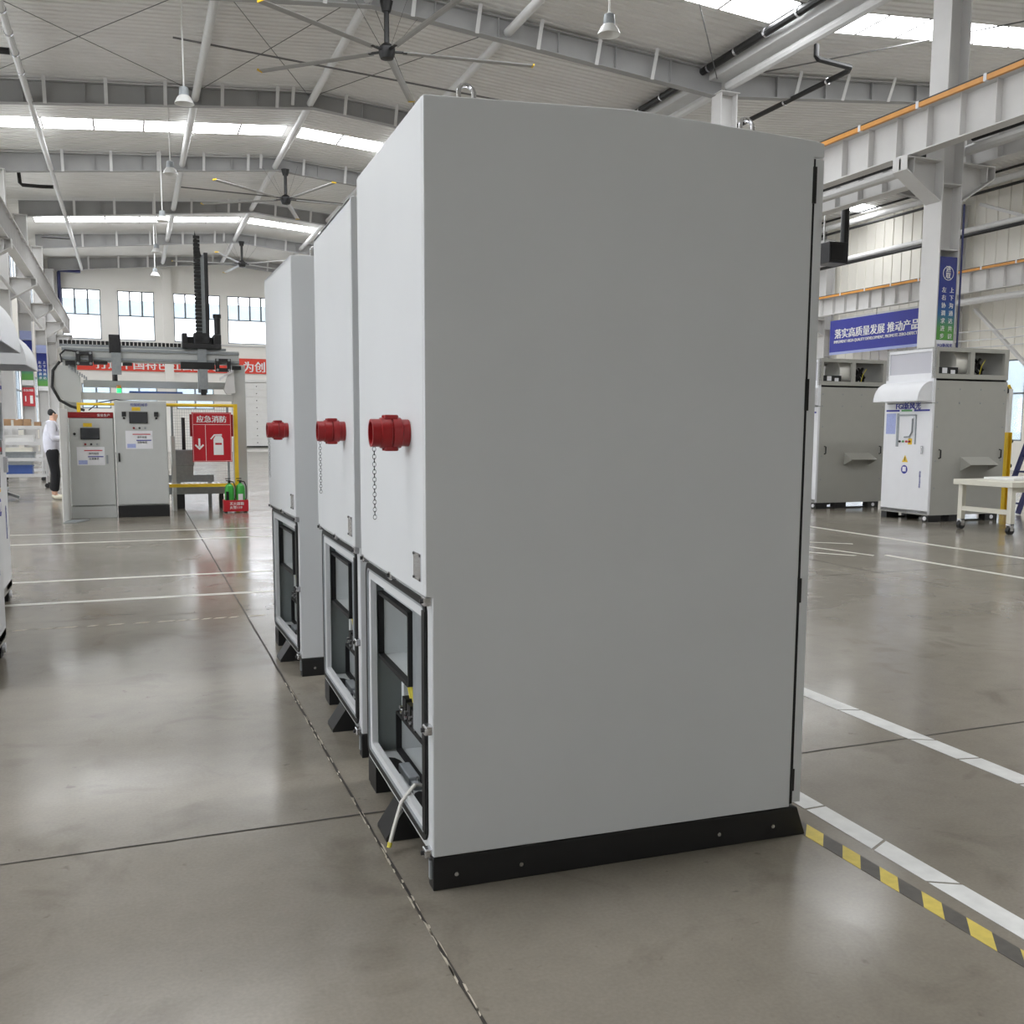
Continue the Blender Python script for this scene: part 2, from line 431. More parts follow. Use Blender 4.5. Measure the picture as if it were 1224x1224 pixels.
# ------------------------------------------------------------------ walls
def wall_with_holes(name, m, plane, axis, t, a0, a1, z1, holes, ribs=0.0):
    """wall across axis (0: spans Y at x=plane, 1: spans X at y=plane); holes (a0,a1,z0,z1) do not overlap in a"""
    mb = MB()
    def blk(p, q, zz0, zz1):
        if q - p < 1e-4 or zz1 - zz0 < 1e-4: return
        if axis == 1: mb.box(p, q, plane, plane + t, zz0, zz1)
        else: mb.box(min(plane, plane + t), max(plane, plane + t), p, q, zz0, zz1)
    edges = sorted({a0, a1} | {h[0] for h in holes} | {h[1] for h in holes})
    for p, q in zip(edges, edges[1:]):
        z = 0.0
        for h in sorted([h for h in holes if h[0] <= p + 1e-6 and h[1] >= q - 1e-6], key=lambda h: h[2]):
            blk(p, q, z, h[2]); z = h[3]
        blk(p, q, z, z1)
    return struct(mb.build(name, m))

def window(plane, axis, a0, a1, z0, z1, trans, nm, fr=0.05, mullz=None):
    global wn
    wn += 1
    w = thing('window_%d' % wn, None, None); w['kind'] = 'structure'
    mb = MB()
    def blk(mb, p, q, zz0, zz1, d0, d1):
        if axis == 1: mb.box(p, q, plane + d0, plane + d1, zz0, zz1)
        else: mb.box(plane + d0, plane + d1, p, q, zz0, zz1)
    for p, q, r, s in ((a0, a1, z0, z0 + fr), (a0, a1, z1 - fr, z1), (a0, a0 + fr, z0, z1), (a1 - fr, a1, z0, z1)): blk(mb, p, q, r, s, 0.02, 0.09)
    mb.build('window_frame', M_WFRAME, w)
    m2 = MB()
    for zt in trans: blk(m2, a0, a1, zt - 0.03, zt + 0.03, 0.02, 0.08)
    lo = trans[0] if trans else z0
    for k in range(1, nm):
        p = a0 + (a1 - a0) * k / nm
        blk(m2, p - 0.045, p + 0.045, lo if mullz else z0, z1, 0.02, 0.08)
    if m2.v: m2.build('mullion', M_WFRAME, w)
    zz = [z0] + list(trans) + [z1]
    for i in range(len(zz) - 1):
        k = nm if (i == len(zz) - 2 or not mullz) else 1
        for j in range(k):
            g = MB(); blk(g, a0 + (a1 - a0) * j / k + 0.02, a0 + (a1 - a0) * (j + 1) / k - 0.02, zz[i] + 0.02, zz[i + 1] - 0.02, 0.045, 0.055); g.build('pane', M_FILM if (mullz and i == 0) else M_GLASS, w)
    return w

# end wall
hi = [(-3.07, -1.22), (-0.40, 1.40), (2.36, 4.75), (5.13, 7.5), (8.1, 10.3), (10.8, 13.0)]
lo = [(-2.3, -0.9), (-0.4, 1.4), (2.36, 4.3)]
H = [(a, b, 5.86, 8.40) for a, b in hi]
H2 = H + [(a, b, 2.3, 3.6) for a, b in lo]
wall_with_holes('wall_back', M_ENDWALL, YE, 1, 0.25, XL, XM, 10.6, H2)
wall_with_holes('wall_back_annex', M_ENDWALL, YE, 1, 0.25, XM, XR, 10.6, [(15.5, 19, 1, 4.5), (22, 25.5, 1, 4.5)])
for i, (a, b) in enumerate(hi): window(YE, 1, a, b, 5.86, 8.40, [7.12], 3 if i < 2 else 4, mullz=True)
for a, b in lo: window(YE, 1, a, b, 2.3, 3.6, [], 2)
window(YE, 1, 15.5, 19, 1, 4.5, [3], 3); window(YE, 1, 22, 25.5, 1, 4.5, [3], 3)
for k, x in enumerate((-3.7, 1.82, 7.62, 12.9)): struct(MB().box(x, x + 0.45, YE - 0.22, YE, 0, 9.6).build('trim_%d' % (k + 3), M_ENDWALL))
struct(MB().box(XL, XM, YE - 0.06, YE, 5.70, 5.80).build('trim_2', M_STEEL))
# side wall with windows (outer wall of the main aisle)
LW = [(y, y + 4.0, 1.2, 3.7) for y in range(-14, 55, 7) if y + 5.6 < 56]  # bays behind the camera: unseen windows, added to light the near cabinet face
LW = [(a + 1.4, b + 1.4, c, d) for a, b, c, d in LW]
LWH = [(a, b, 6.6, 9.0) for a, b, c, d in LW if a > 0]
wall_with_holes('wall_left', M_WALL, XL, 0, -0.25, YB, YE, 10.0, LW + LWH)
for a, b, c, d in LW: window(XL - 0.1, 0, a, b, c, d, [2.8], 4)
for a, b, c, d in LWH: window(XL - 0.1, 0, a, b, c, d, [], 4)
# far side wall, ribbed cladding
RWn = [(y + 1.0, y + 5.4, 1.0, 3.75) for y in (-4, 3, 10, 17, 24, 31, 38, 45)]  # first two openings: unseen windows, added to brighten floor and near cabinet
wall_with_holes('wall_right', M_WALL, XR, 0, 0.25, YB, YE, 10.0, RWn)
for a, b, c, d in RWn: window(XR, 0, a, b, c, d, [2.6], 4)
rib0 = None
y = 16.0
while y < 40:
    if rib0 is None: rib0 = box('cladding_rib', M_WALL, bpy.data.objects['wall_right'], XR - 0.035, XR, 0, 0.05, 3.9, 9.8); rib0.location.y = y
    else: q = part_copy(rib0, bpy.data.objects['wall_right']); q.location.y = y
    y += 0.5
struct(MB().box(XL - .25, XR + .25, YB - 0.25, YB, 0, 10.6).build('wall_front', M_WALL))

# roller door in the end wall
dr = thing('door_1', None, None); dr['kind'] = 'structure'
for k in range(9):
    box('door_panel', M_WHITE, dr, 5.9, 10.3, YE - 0.10, YE - 0.04, 0.32 + k * 0.385, 0.32 + (k + 1) * 0.385 - 0.012)
box('door_seal', M_RUBBER, dr, 5.9, 10.3, YE - 0.11, YE - 0.03, 0.24, 0.32)
box('door_frame', M_WHITE, dr, 5.72, 5.9, YE - 0.16, YE, 0, 3.95); box('door_frame', M_WHITE, dr, 10.3, 10.48, YE - 0.16, YE, 0, 3.95)
box('door_head', M_WHITE, dr, 5.9, 10.3, YE - 0.16, YE, 3.80, 3.95)
riv = MB()
for k in range(9): riv.cyl((6.55, YE - 0.10, 0.5 + k * 0.385), (6.55, YE - 0.115, 0.5 + k * 0.385), 0.03, 8)
riv.build('rivets', M_DARK, dr)

# what lies outside the end windows
tag(MB().box(-30, 40, 78, 90, -0.2, 10.45).build('neighbouring_building', M_OUT), 'pale blue factory building seen through the end windows', 'building')
tag(MB().box(46, 60, -20, 70, -0.2, 6.0).build('neighbouring_building', M_OUT), 'pale building outside the far side windows', 'building')
struct(MB().box(-80, 110, -60, YB - .3, -0.35, -0.22).build('ground', M_GROUND)); struct(MB().box(-80, 110, YE + .35, 120, -0.35, -0.22).build('ground', M_GROUND))
struct(MB().box(-80, XL - .35, YB - .3, YE + .35, -0.35, -0.22).build('ground', M_GROUND)); struct(MB().box(XR + .35, 110, YB - .3, YE + .35, -0.35, -0.22).build('ground', M_GROUND))

# ------------------------------------------------------------------ steel frame: rafters
def dep_at(f, x): return f(x)
def rafter(y, xs, depth, label, group, nst, flip=False):
    """xs: list of x breakpoints; depth(x): web depth"""
    t = thing('roof_rafter', label, 'rafter', group=group)
    top = [(x, zroof(x if abs(x - XM) > 1e-6 else XM) - 0.10) for x in xs]
    bot = [(x, zroof(x if abs(x - XM) > 1e-6 else XM) - 0.10 - depth(x)) for x in xs]
    MB().prism(top + bot[::-1], 1, y - 0.008, y + 0.008).build('web', M_RAFT, t)
    for nm, line, s in (('top_flange', top, 0.02), ('bottom_flange', bot, -0.02)):
        MB().prism([(x, z) for x, z in line] + [(x, z + s) for x, z in line[::-1]], 1, y - 0.11, y + 0.11).build(nm, M_RAFT, t)
    x0, x1 = xs[0], xs[-1]
    for k in range(1, nst):
        x = x0 + (x1 - x0) * k / nst
        zt = zroof(x) - 0.10; d = depth(x)
        box('stiffener', M_RAFT, t, x - 0.010, x + 0.010, y - 0.10, y - 0.008, zt - d, zt)
        xb = x + (0.5 if x < (x0 + x1) / 2 else -0.5)
        MB().bar((xb, y - 0.10, zt - dep_at(depth, xb)), (xb, y - 0.34, zroof(xb) - 0.02), 0.014, 0.085, (1, 0, 0)).build('fly_brace', M_TUBE, t)
    return t
def dep1(x): return 0.35 + 0.022 * abs(x - RX)
def dep2(x): return 0.36 + 0.02 * abs(x - R2X)
RY = [14, 21, 28, 35, 42, 49, 55.7]
for i, y in enumerate(RY):
    o = ORD[len(RY) - 1 - i]
    rafter(y, [-3.6, RX, XM - 0.05], dep1, 'grey steel rafter over the central aisle, %s from the end wall' % o, 'rafters over the central aisle', 12)
for i, y in enumerate([14, 21, 28, 35, 42]):
    rafter(y, [XM + 0.06, R2X, XR - 0.4], dep2, 'grey steel rafter over the banner aisle, %s from the camera' % ORD[i], 'rafters over the side aisle', 10)

# tie tubes between the rafters
def tie(x, z, name_i, y0, y1):
    where = {1: 'outer', 4: 'ridge', 7: 'inner'}[int(x)]
    return tag(MB().cyl((x, y0 + .015, z), (x, y1 - .015, z), 0.095, 12).build('tie_tube', M_TUBE, smooth=True),
               'round grey tie tube of the %s line, %s bay from the end wall' % (where, ORD[name_i]), 'tube', 'tie tubes between rafters')
for x in (1.88, 4.86, 7.93):
    for i in range(len(RY) - 1):
        tie(x, zroof(x) - 0.34, len(RY) - 2 - i, RY[i], RY[i + 1])
        # bright saddle plate where the tube meets the rafter
# bracing rods and thin struts under the liner
def rod(p, q, r, label):
    return tag(MB().cyl(p, q, r, 6).build('brace_rod', M_ROD), label, 'rod', 'thin brace rods under the roof')
rod((-3.3, 21.2, 9.62), (1.8, 27.9, 10.02), 0.010, 'thin grey brace rod crossing the first ribbed bay to the ridge')
rod((1.8, 21.2, 10.02), (-3.3, 27.9, 9.62), 0.010, 'thin grey brace rod crossing the first ribbed bay to the wall')
rod((1.95, 21.2, 10.02), (4.8, 27.9, 10.25), 0.010, 'thin grey brace rod between tubes running to the ridge')
rod((4.8, 21.2, 10.25), (1.95, 27.9, 10.02), 0.010, 'thin grey brace rod between tubes running from the ridge')
rod((4.95, 21.2, 10.25), (7.9, 27.9, 10.02), 0.010, 'thin grey brace rod behind the large fan falling from ridge')
rod((7.9, 21.2, 10.02), (4.95, 27.9, 10.25), 0.010, 'thin grey brace rod behind the large fan rising to ridge')
rod((1.2, 24.4, 10.02), (12.5, 24.4, 9.40), 0.022, 'long horizontal grey strut behind the large fan')
rod((2.0, 38.4, 9.9), (8, 38.4, 9.8), 0.022, 'long horizontal grey strut in the third roof bay')
rod((8.0, 14.3, 10.0), (13.1, 20.8, 9.5), 0.014, 'thin brace rod beside the gutter in the near bay')
rod((14.0, 14.3, 9.7), (20.5, 20.8, 10.2), 0.016, 'thin brace rod under the near side aisle skylight')
rod((20.5, 14.3, 10.2), (14.0, 20.8, 9.7), 0.016, 'thin brace rod crossing the near side aisle skylight')

# ------------------------------------------------------------------ columns
def column(xc, yc, z1, label, group, corb_l=True, corb_r=True, sign=None):
    t = thing('steel_column', label, 'column', (xc, yc, 0), group=group)
    h, w = 0.21, 0.21
    for s in (-1, 1): box('flange', M_STEEL, t, s * h - 0.012, s * h + 0.012, -w, w, 0.02, z1)
    box('web', M_STEEL, t, -h + 0.012, h - 0.012, -0.01, 0.01, 0.02, z1)
    box('base_plate', M_STEEL, t, -0.3, 0.3, -0.3, 0.3, 0, 0.02)
    for z in (4.45, 5.55): box('stiffener', M_STEEL, t, -h + .012, h - .012, -w, -0.01, z, z + 0.02)
    for s, on in ((-1, corb_l), (1, corb_r)):
        if not on: continue
        poly = [(s * (h + .012), 5.93), (s * 0.98, 5.93), (s * 0.98, 5.75), (s * (h + .012), 5.28)]
        c = MB().prism(poly, 1, -0.02, 0.02).build('corbel', M_STEEL, t)
        MB().prism([(s * (h + .012), 5.93), (s * 0.98, 5.93), (s * 0.98, 5.955), (s * (h + .012), 5.955)], 1, -0.17, 0.17).build('corbel_flange', M_STEEL, c)
        MB().prism([(s * (h + .012), 5.26), (s * 0.98, 5.73), (s * 0.98, 5.755), (s * (h + .012), 5.285)], 1, -0.17, 0.17).build('corbel_flange', M_STEEL, c)
        MB().box(min(s * .965, s * .98), max(s * .965, s * .98), -.17, .17, 5.75, 5.93).build('corbel_flange', M_STEEL, c)
        box('corbel_stiffener', M_STEEL, c, s * 0.81 - .01, s * 0.81 + .01, -.16, .16, 5.68, 5.93)
    box('cap_plate', M_STEEL, t, -0.26, 0.26, -0.26, 0.26, z1, z1 + 0.02)
    return t
for i, y in enumerate([13.86, 20.86, 27.86, 34.86]):
    column(13.36, y, 9.17, ['grey steel column carrying the tall blue and green sign', 'grey steel column whose top shows above the big cabinet',
                            'grey steel column second behind the big cabinet', 'grey steel column third behind the big cabinet'][i], 'columns between the aisles')
for i, y in enumerate([20.86, 27.86, 34.86, 41.86, 48.86, 55.5]):
    column(-3.56, y, 9.14, 'grey steel column by the outer window wall, %s from the end wall' % ORD[5 - i], 'columns along the window wall', True if False else False, True)
for i, y in enumerate([20.86, 27.86, 34.86]):
    column(27.6, y, 9.2, 'grey steel column on the far cladding wall, %s from the camera' % ORD[i], 'columns on the far side wall', True, False)

# ------------------------------------------------------------------ crane girders
def girder(x, y0, y1, label, rail_side, st=0.7, wz=6.66):
    t = thing('crane_girder', label, 'girder', group='crane runway girders')
    box('web', M_STEEL, t, x - 0.008, x + 0.008, y0, y1, 6.0, wz)
    box('top_flange', M_STEEL, t, x - 0.15, x + 0.15, y0, y1, wz, wz + 0.02)
    box('bottom_flange', M_STEEL, t, x - 0.13, x + 0.13, y0, y1, 5.98, 6.0)
    box('rail', M_DARK, t, x - 0.035, x + 0.035, y0, y1, wz + 0.02, wz + 0.12)
    stp = None; y = y0 + 0.35
    while y < y1:
        if stp is None: stp = box('stiffener', M_STEEL, t, x - 0.13, x + 0.13, -0.006, 0.006, 6.0, wz); stp.location.y = y
        else: q = part_copy(stp, t); q.location.y = y
        y += st
    if rail_side:
        xr = x + rail_side * 0.19
        c = MB().box(xr - 0.03, xr + 0.03, y0, y1, wz + 0.0, wz + 0.075).build('conductor_rail', M_ORANGE, t)
        MB().box(xr - 0.025, xr + 0.025, y0, y1, wz + 0.076, wz + 0.10).build('cable', M_BLACK, c)
        k = y0 + 0.5; first = None
        while k < y1:
            if first is None: first = MB().box(xr - 0.036, xr + 0.036, -0.03, 0.03, wz - 0.01, wz + 0.105).build('clip', M_PAPER, t); first.location.y = k
            else: q = part_copy(first, t); q.location.y = k
            k += 1.4
    return t
girder(12.58, 6.0, 34.9, 'grey crane girder with an orange conductor rail inside the column line', -1)
girder(14.14, 6.0, 34.9, 'grey crane girder on the outer side of the signed column', 0)
girder(-2.78, 14.0, 55.0, 'grey crane girder along the outer window wall', 0)
girder(26.75, 14.0, 41.9, 'grey crane girder with orange rail above the blue banner', -1)
# pipes along the columns
def pipe(name, pts, r, m, label, cat='pipe', clamps=None, group=None, seg=10):
    t = thing(name, label, cat, group=group)
    MB().tube(pts, r, seg).build('run', m, t, smooth=True)
    if clamps:
        first = None
        for p, d in clamps:
            a = Vector(p) - Vector(d) * 0.03; b = Vector(p) + Vector(d) * 0.03
            MB().cyl(a, b, r * 1.18, seg).build('clamp', M_CHROME, t)
    return t
pipe('white_pipe', [(13.74, 6, 6.18), (13.74, 34, 6.18)], 0.09, M_TUBE, 'fat pale pipe slung beneath the orange rail girder')
pipe('black_pipe', [(13.70, 6, 6.34), (13.70, 13.6, 6.34)], 0.05, M_BLACK, 'black cable pipe on the pale pipe in front of the column')
pipe('black_pipe', [(13.70, 14.2, 6.34), (13.70, 20.5, 6.34)], 0.05, M_BLACK, 'black cable pipe on the pale pipe behind the column')
pipe('column_conduit', [(13.62, 13.63, 2.4), (13.62, 13.63, 5.24)], 0.018, M_NAVY, 'thin dark conduit climbing the signed column')
pipe('eave_tube', [(13.36, 14.1, 9.33), (13.36, 20.7, 9.33)], 0.11, M_TUBE, 'round grey eave tube between the two tall column tops', 'tube')
pipe('eave_tube', [(13.36, 6.5, 9.33), (13.36, 13.6, 9.33)], 0.11, M_TUBE, 'round grey eave tube before the signed column', 'tube')
pipe('eave_tube', [(13.36, 21.1, 9.33), (13.36, 27.7, 9.33)], 0.11, M_TUBE, 'round grey eave tube running behind the big cabinet', 'tube')
gut = tag(MB().box(13.0, 13.8, 2, 50, 9.50, 9.77).build('valley_gutter', M_TUBE, bevel=0.02), 'long pale valley gutter between the two roofs', 'gutter')
pipe('drain_pipe', [(12.82, 7, 9.68), (12.82, 27, 9.68)], 0.085, M_BLACK, 'long black drain pipe clamped along the valley gutter',
     clamps=[((12.82, y, 9.68), (0, 1, 0)) for y in (15.2, 16.3, 17.4, 18.5, 19.6, 20.7, 21.8, 22.9, 24.0)])
pipe('drain_pipe', [(14.2, 18.6, 9.66), (14.2, 18.6, 9.42), (14.25, 18.6, 9.36), (15.2, 18.7, 9.34), (15.3, 18.9, 9.34), (15.3, 19.3, 9.34), (15.3, 27, 9.34)], 0.06, M_BLACK,
     'bent black drain pipe beyond the valley gutter', clamps=[((15.3, y, 9.34), (0, 1, 0)) for y in (19.6, 21.2, 22.8)])
pipe('conduit', [(-2.03, 14, 9.33), (-2.03, 56.1, 9.33)], 0.075, M_TUBE, 'long grey conduit high along the outer window wall',
     clamps=[((-2.03, y, 9.33), (0, 1, 0)) for y in (22.2, 23.4, 24.6, 25.8)])
pipe('hose', [(-2.115, 37.3, 9.3), (-2.5, 37.3, 9.28), (-3.05, 37.3, 9.28), (-3.12, 37.3, 9.35), (-3.15, 37.3, 9.75), (-3.3, 37.2, 9.82)], 0.06, M_BLACK, 'bent black hose joining the long conduit')
pipe('hose', [(-2.115, 47, 9.3), (-3.2, 47, 9.3)], 0.05, M_BLACK, 'short black hose off the conduit far end')
pipe('hose', [(-2.115, 24.4, 9.28), (-2.4, 24.4, 9.27), (-3.0, 24.3, 9.4)], 0.07, M_BLACK, 'black hose leaving the conduit in the near bay')
pipe('downpipe', [(-2.1, 55.9, 9.2), (-3.05, 55.9, 9.2), (-3.12, 55.9, 9.1), (-3.12, 55.9, 7.4)], 0.09, M_NAVY, 'dark downpipe beside the first end wall window')
# pipes on the far side wall
for k, (z, r, m, yy0, yy1) in enumerate(((9.55, 0.11, M_TUBE, 20, 36), (9.30, 0.05, M_BLACK, 20, 36), (9.82, 0.04, M_BLACK, 20, 36), (8.12, 0.10, M_TUBE, 20, 36), (7.96, 0.06, M_BLACK, 20, 36), (5.72, 0.12, M_TUBE, 20, 33))):
    pipe('wall_pipe', [(27.0 - 0.02 * k, yy0, z), (27.0 - 0.02 * k, yy1, z)], r, m,
         ['upper fat pale pipe on the far side wall', 'black pipe under the upper pale wall pipe', 'thin black pipe at the top of the far wall', 'middle pale pipe on the far side wall',
          'black pipe under the middle pale wall pipe', 'pale pipe just above the blue banner'][k], group='pipes on the far side wall')
pipe('smoke_duct', [(24.6, 30.2, 9.95), (24.6, 30.2, 9.0), (24.6, 30.2, 8.11)], 0.15, M_BLACK, 'black vertical duct hanging beside the far skylight', 'duct')
hb = thing('heater_unit', 'dark boxy fan heater under the black duct', 'heater', (24.2, 30.3, 0))
box('body', M_DARK, hb, -0.5, 0.36, -0.4, 0.4, 7.35, 8.1, 0.03); box('grille', M_BLACK, hb, -0.4, 0.1, -0.43, -0.4, 7.45, 8.0)
box('hanger', M_TUBE, hb, -0.45, -0.40, -.02, .02, 8.1, 10.11); box('hanger', M_TUBE, hb, 0.3, 0.35, -.02, .02, 8.1, 10.05)
for i, (a, b) in enumerate((((27.3, 26.6, 5.5), (27.3, 21.4, 0.8)), ((27.3, 26.6, 9.0), (27.3, 21.4, 6.9)))):
    tag(MB().bar(a, b, 0.14, 0.1).build('wall_brace', M_STEEL), ['long diagonal brace on the far wall low behind the switchgear', 'upper diagonal brace high on the far wall'][i], 'brace', 'diagonal wall braces')
for i, z in enumerate((4.75, 4.45, 4.2)):
    tag(MB().tube([(27.1, 28.0, z), (27.1, 25, z - 0.06), (27.1, 20, z + 0.02)], 0.02, 6).build('wall_cable', M_TUBE), '%s cable strung along the far wall above the switchgear' % ['upper', 'middle', 'lower'][i], 'cable', 'cables on the far wall')

# ------------------------------------------------------------------ ceiling fans
def fan(x, y, zt, zh, a0, label):
    t = thing('ceiling_fan', label, 'fan', (x, y, 0), group='large ceiling fans')
    MB().cyl((0, 0, zt - 0.2), (0, 0, zt), 0.09, 10, 0.14).build('mount', M_BLACK, t)
    MB().cyl((0, 0, zh), (0, 0, zt - 0.15), 0.055, 10).build('down_rod', M_BLACK, t, smooth=True)
    MB().lathe([(0.02, zh - 0.17), (0.13, zh - 0.15), (0.17, zh - 0.05), (0.17, zh + 0.06), (0.09, zh + 0.14), (0.05, zh + 0.16)], n=16).build('motor', M_BLACK, t, smooth=True)
    for k in range(5):
        a = R(a0 + 72 * k); ca, sa = math.cos(a), math.sin(a)
        def p(r, s, z): return (r * ca - s * sa, r * sa + s * ca, z)
        b = MB()
        prof = [(-0.085, -0.02), (-0.04, 0.018), (0.03, 0.02), (0.085, -0.012), (0.03, 0.002), (-0.04, -0.004)]
        vs = [p(0.34, s, zh + z) for s, z in prof] + [p(3.1, s, zh + z) for s, z in prof]; n = 6
        b.add(vs, [tuple(range(n)), tuple(range(2 * n - 1, n - 1, -1))] + [(i, (i + 1) % n, (i + 1) % n + n, i + n) for i in range(n)])
        bl = b.build('blade', M_FANB, t)
        MB().add([p(r, s, zh + z) for r in (3.1, 3.13) for s, z in ((-0.08, -0.02), (0.08, -0.02), (0.08, 0.02), (-0.08, 0.02))],
                 [(0, 1, 2, 3), (7, 6, 5, 4), (0, 4, 5, 1), (1, 5, 6, 2), (2, 6, 7, 3), (3, 7, 4, 0)]).build('tip', M_YELLOW, bl)
        MB().bar(p(0.14, 0, zh), p(0.42, 0, zh + 0.004), 0.07, 0.03).build('blade_arm', M_BLACK, t)
    for k in range(4):
        a = R(20 + 90 * k)
        MB().cyl((0.16 * math.cos(a), 0.16 * math.sin(a), zh + .08), (0.85 * math.cos(a), 0.85 * math.sin(a), zt - 0.05), 0.003, 5).build('guy_wire', M_DARK, t)
fan(5.19, 20.75, 10.0, 9.03, -6.6, 'largest ceiling fan hanging just above the big cabinet')
fan(5.17, 34.8, 9.97, 8.99, 2, 'middle ceiling fan of the row, over the second cabinet')
fan(5.16, 48.8, 9.98, 8.97, 28, 'smallest far ceiling fan beside the gantry mast')

# ------------------------------------------------------------------ high-bay lamps
def lamp(x, y, z, label):
    t = thing('high_bay_lamp', label, 'lamp', (x, y, 0), group='high-bay lamps on rods')
    MB().cyl((0, 0, z + 0.2), (0, 0, zroof(x)), 0.016, 6).build('rod', M_WHITE, t)
    MB().lathe([(0.05, z + 0.22), (0.09, z + 0.2), (0.10, z + 0.05), (0.09, z + 0.02)], n=14).build('driver', M_GALV, t, smooth=True)
    MB().lathe([(0.09, z + 0.05), (0.14, z + 0.0), (0.19, z - 0.10), (0.20, z - 0.12), (0.18, z - 0.12), (0.12, z - 0.02)], n=18).build('shade', M_WHITE, t, smooth=True)
lamp(1.27, 22.1, 8.05, 'white high-bay lamp in the first bay before the rafter')
lamp(1.22, 28.2, 8.05, 'white high-bay lamp below the bright skylight strip')
lamp(1.20, 34.6, 8.05, 'white high-bay lamp third along the row')
lamp(1.17, 40.8, 8.05, 'white high-bay lamp fourth along the row')
lamp(1.25, 47.0, 8.05, 'white high-bay lamp last in the row near the end wall')
lamp(7.69, 15.57, 8.0, 'white high-bay lamp hanging alone above the big cabinet')
lamp(23.0, 29.9, 8.4, 'white high-bay lamp beside the cabinet edge in the side aisle')

# ------------------------------------------------------------------ floor tapes
def tape(name, pts, w, m, label, cat='floor marking', cuts=(), z=0.0015, group=None):
    """pts: two end points; cuts: fractions where the tape is torn"""
    t = thing(name, label, cat, group=group)
    a, b = Vector((*pts[0], 0)), Vector((*pts[1], 0)); d = (b - a); L = d.length; d.normalize(); n = Vector((-d.y, d.x, 0))
    fr = [0.0] + list(cuts) + [1.0]; sk = [random.uniform(-.03, .03) for _ in fr]
    for i in range(len(fr) - 1):
        s, e = fr[i] * L + (0.012 if i else 0), fr[i + 1] * L
        p, q = a + d * s, a + d * e; k1, k2 = sk[i], sk[i + 1]
        vs = [p - n * w / 2 + d * k1, q - n * w / 2 + d * k2, q + n * w / 2 - d * k2, p + n * w / 2 - d * k1]
        MB().add([(v.x, v.y, z) for v in vs] + [(v.x, v.y, 0.0002) for v in vs], [(0, 1, 2, 3), (0, 4, 5, 1), (1, 5, 6, 2), (2, 6, 7, 3), (3, 7, 4, 0)]).build('tape_strip', m, t)
    return t
tape('white_floor_tape', [(3.16, 1.5), (3.30, 9.0)], 0.10, M_WTAPE, 'torn white floor tape further from the black plinth', cuts=(0.1, 0.16, 0.2, 0.235, 0.3, 0.37, 0.6), group='white floor tapes')
tape('white_floor_tape', [(2.20, 1.2), (2.27, 3.6)], 0.085, M_WTAPE, 'wide white floor tape starting at the black plinth', cuts=(0.22, 0.4, 0.52, 0.66, 0.75), group='white floor tapes')
hz = thing('hazard_tape', 'yellow and black striped hazard tape beside white tape', 'floor marking')
y = 1.2
i = 0
while y < 3.4:
    x = 2.093 + (y - 1.7) * -0.004; s = 0.085 * random.uniform(.9, 1.1); k = 0.08
    vs = [(x - .033, y), (x + .033, y + k), (x + .033, y + k + s), (x - .033, y + s)]
    MB().add([(*v, 0.0014) for v in vs] + [(*v, 0.0002) for v in vs], [(0, 1, 2, 3), (0, 4, 5, 1), (1, 5, 6, 2), (2, 6, 7, 3), (3, 7, 4, 0)]).build('yellow_stripe' if i % 2 else 'black_stripe', M_YTAPE if i % 2 else M_BTAPE, hz)
    y += s + .002; i += 1
for k, (yy, x0, x1, w, lab) in enumerate(((8.21, -3.4, 3.0, 0.085, 'white floor line nearest the left aisle joint crossing'), (9.40, -3.4, 3.0, 0.075, 'second white floor line across the left aisle'),
        (12.45, -3.4, 4, 0.075, 'third white floor line before the control cabinets'), (13.58, -3.4, 4, 0.06, 'fourth white floor line nearest the control cabinets'))):
    tape('white_floor_line', [(x0, yy), (x1, yy + 0.05)], w, M_WTAPE2, lab, group='white lines across the left aisle')
wt = thing('worn_floor_tape', 'worn grey remains of tape across the left aisle', 'floor marking')
x = -0.9
while x < 1.0:
    s = random.uniform(.05, .12); MB().add([(x, 7.17, .001), (x + s, 7.175, .001), (x + s + .03, 7.21, .001), (x + .03, 7.205, .001)], [(0, 1, 2, 3)]).build('tape_strip', M_CHIP, wt); x += s + random.uniform(.02, .08)
tape('white_floor_line', [(8.78, 4), (8.93, 22)], 0.09, M_WTAPE2, 'long white floor line in front of the switchgear', group='white lines before the switchgear')
tape('white_floor_line', [(7.68, 3), (7.60, 8.45)], 0.08, M_WTAPE2, 'shorter white floor line before the switchgear', group='white lines before the switchgear')
for k, (a, b) in enumerate((((7.55, 9.8), (7.98, 9.42)), ((7.28, 9.45), (7.45, 8.46)), ((6.93, 9.0), (7.25, 8.52)))):
    tape('short_floor_line', [a, b], 0.06, M_WTAPE2, '%s short white floor dash beside the big cabinet' % ['upper', 'middle', 'lower'][k], group='short floor dashes')

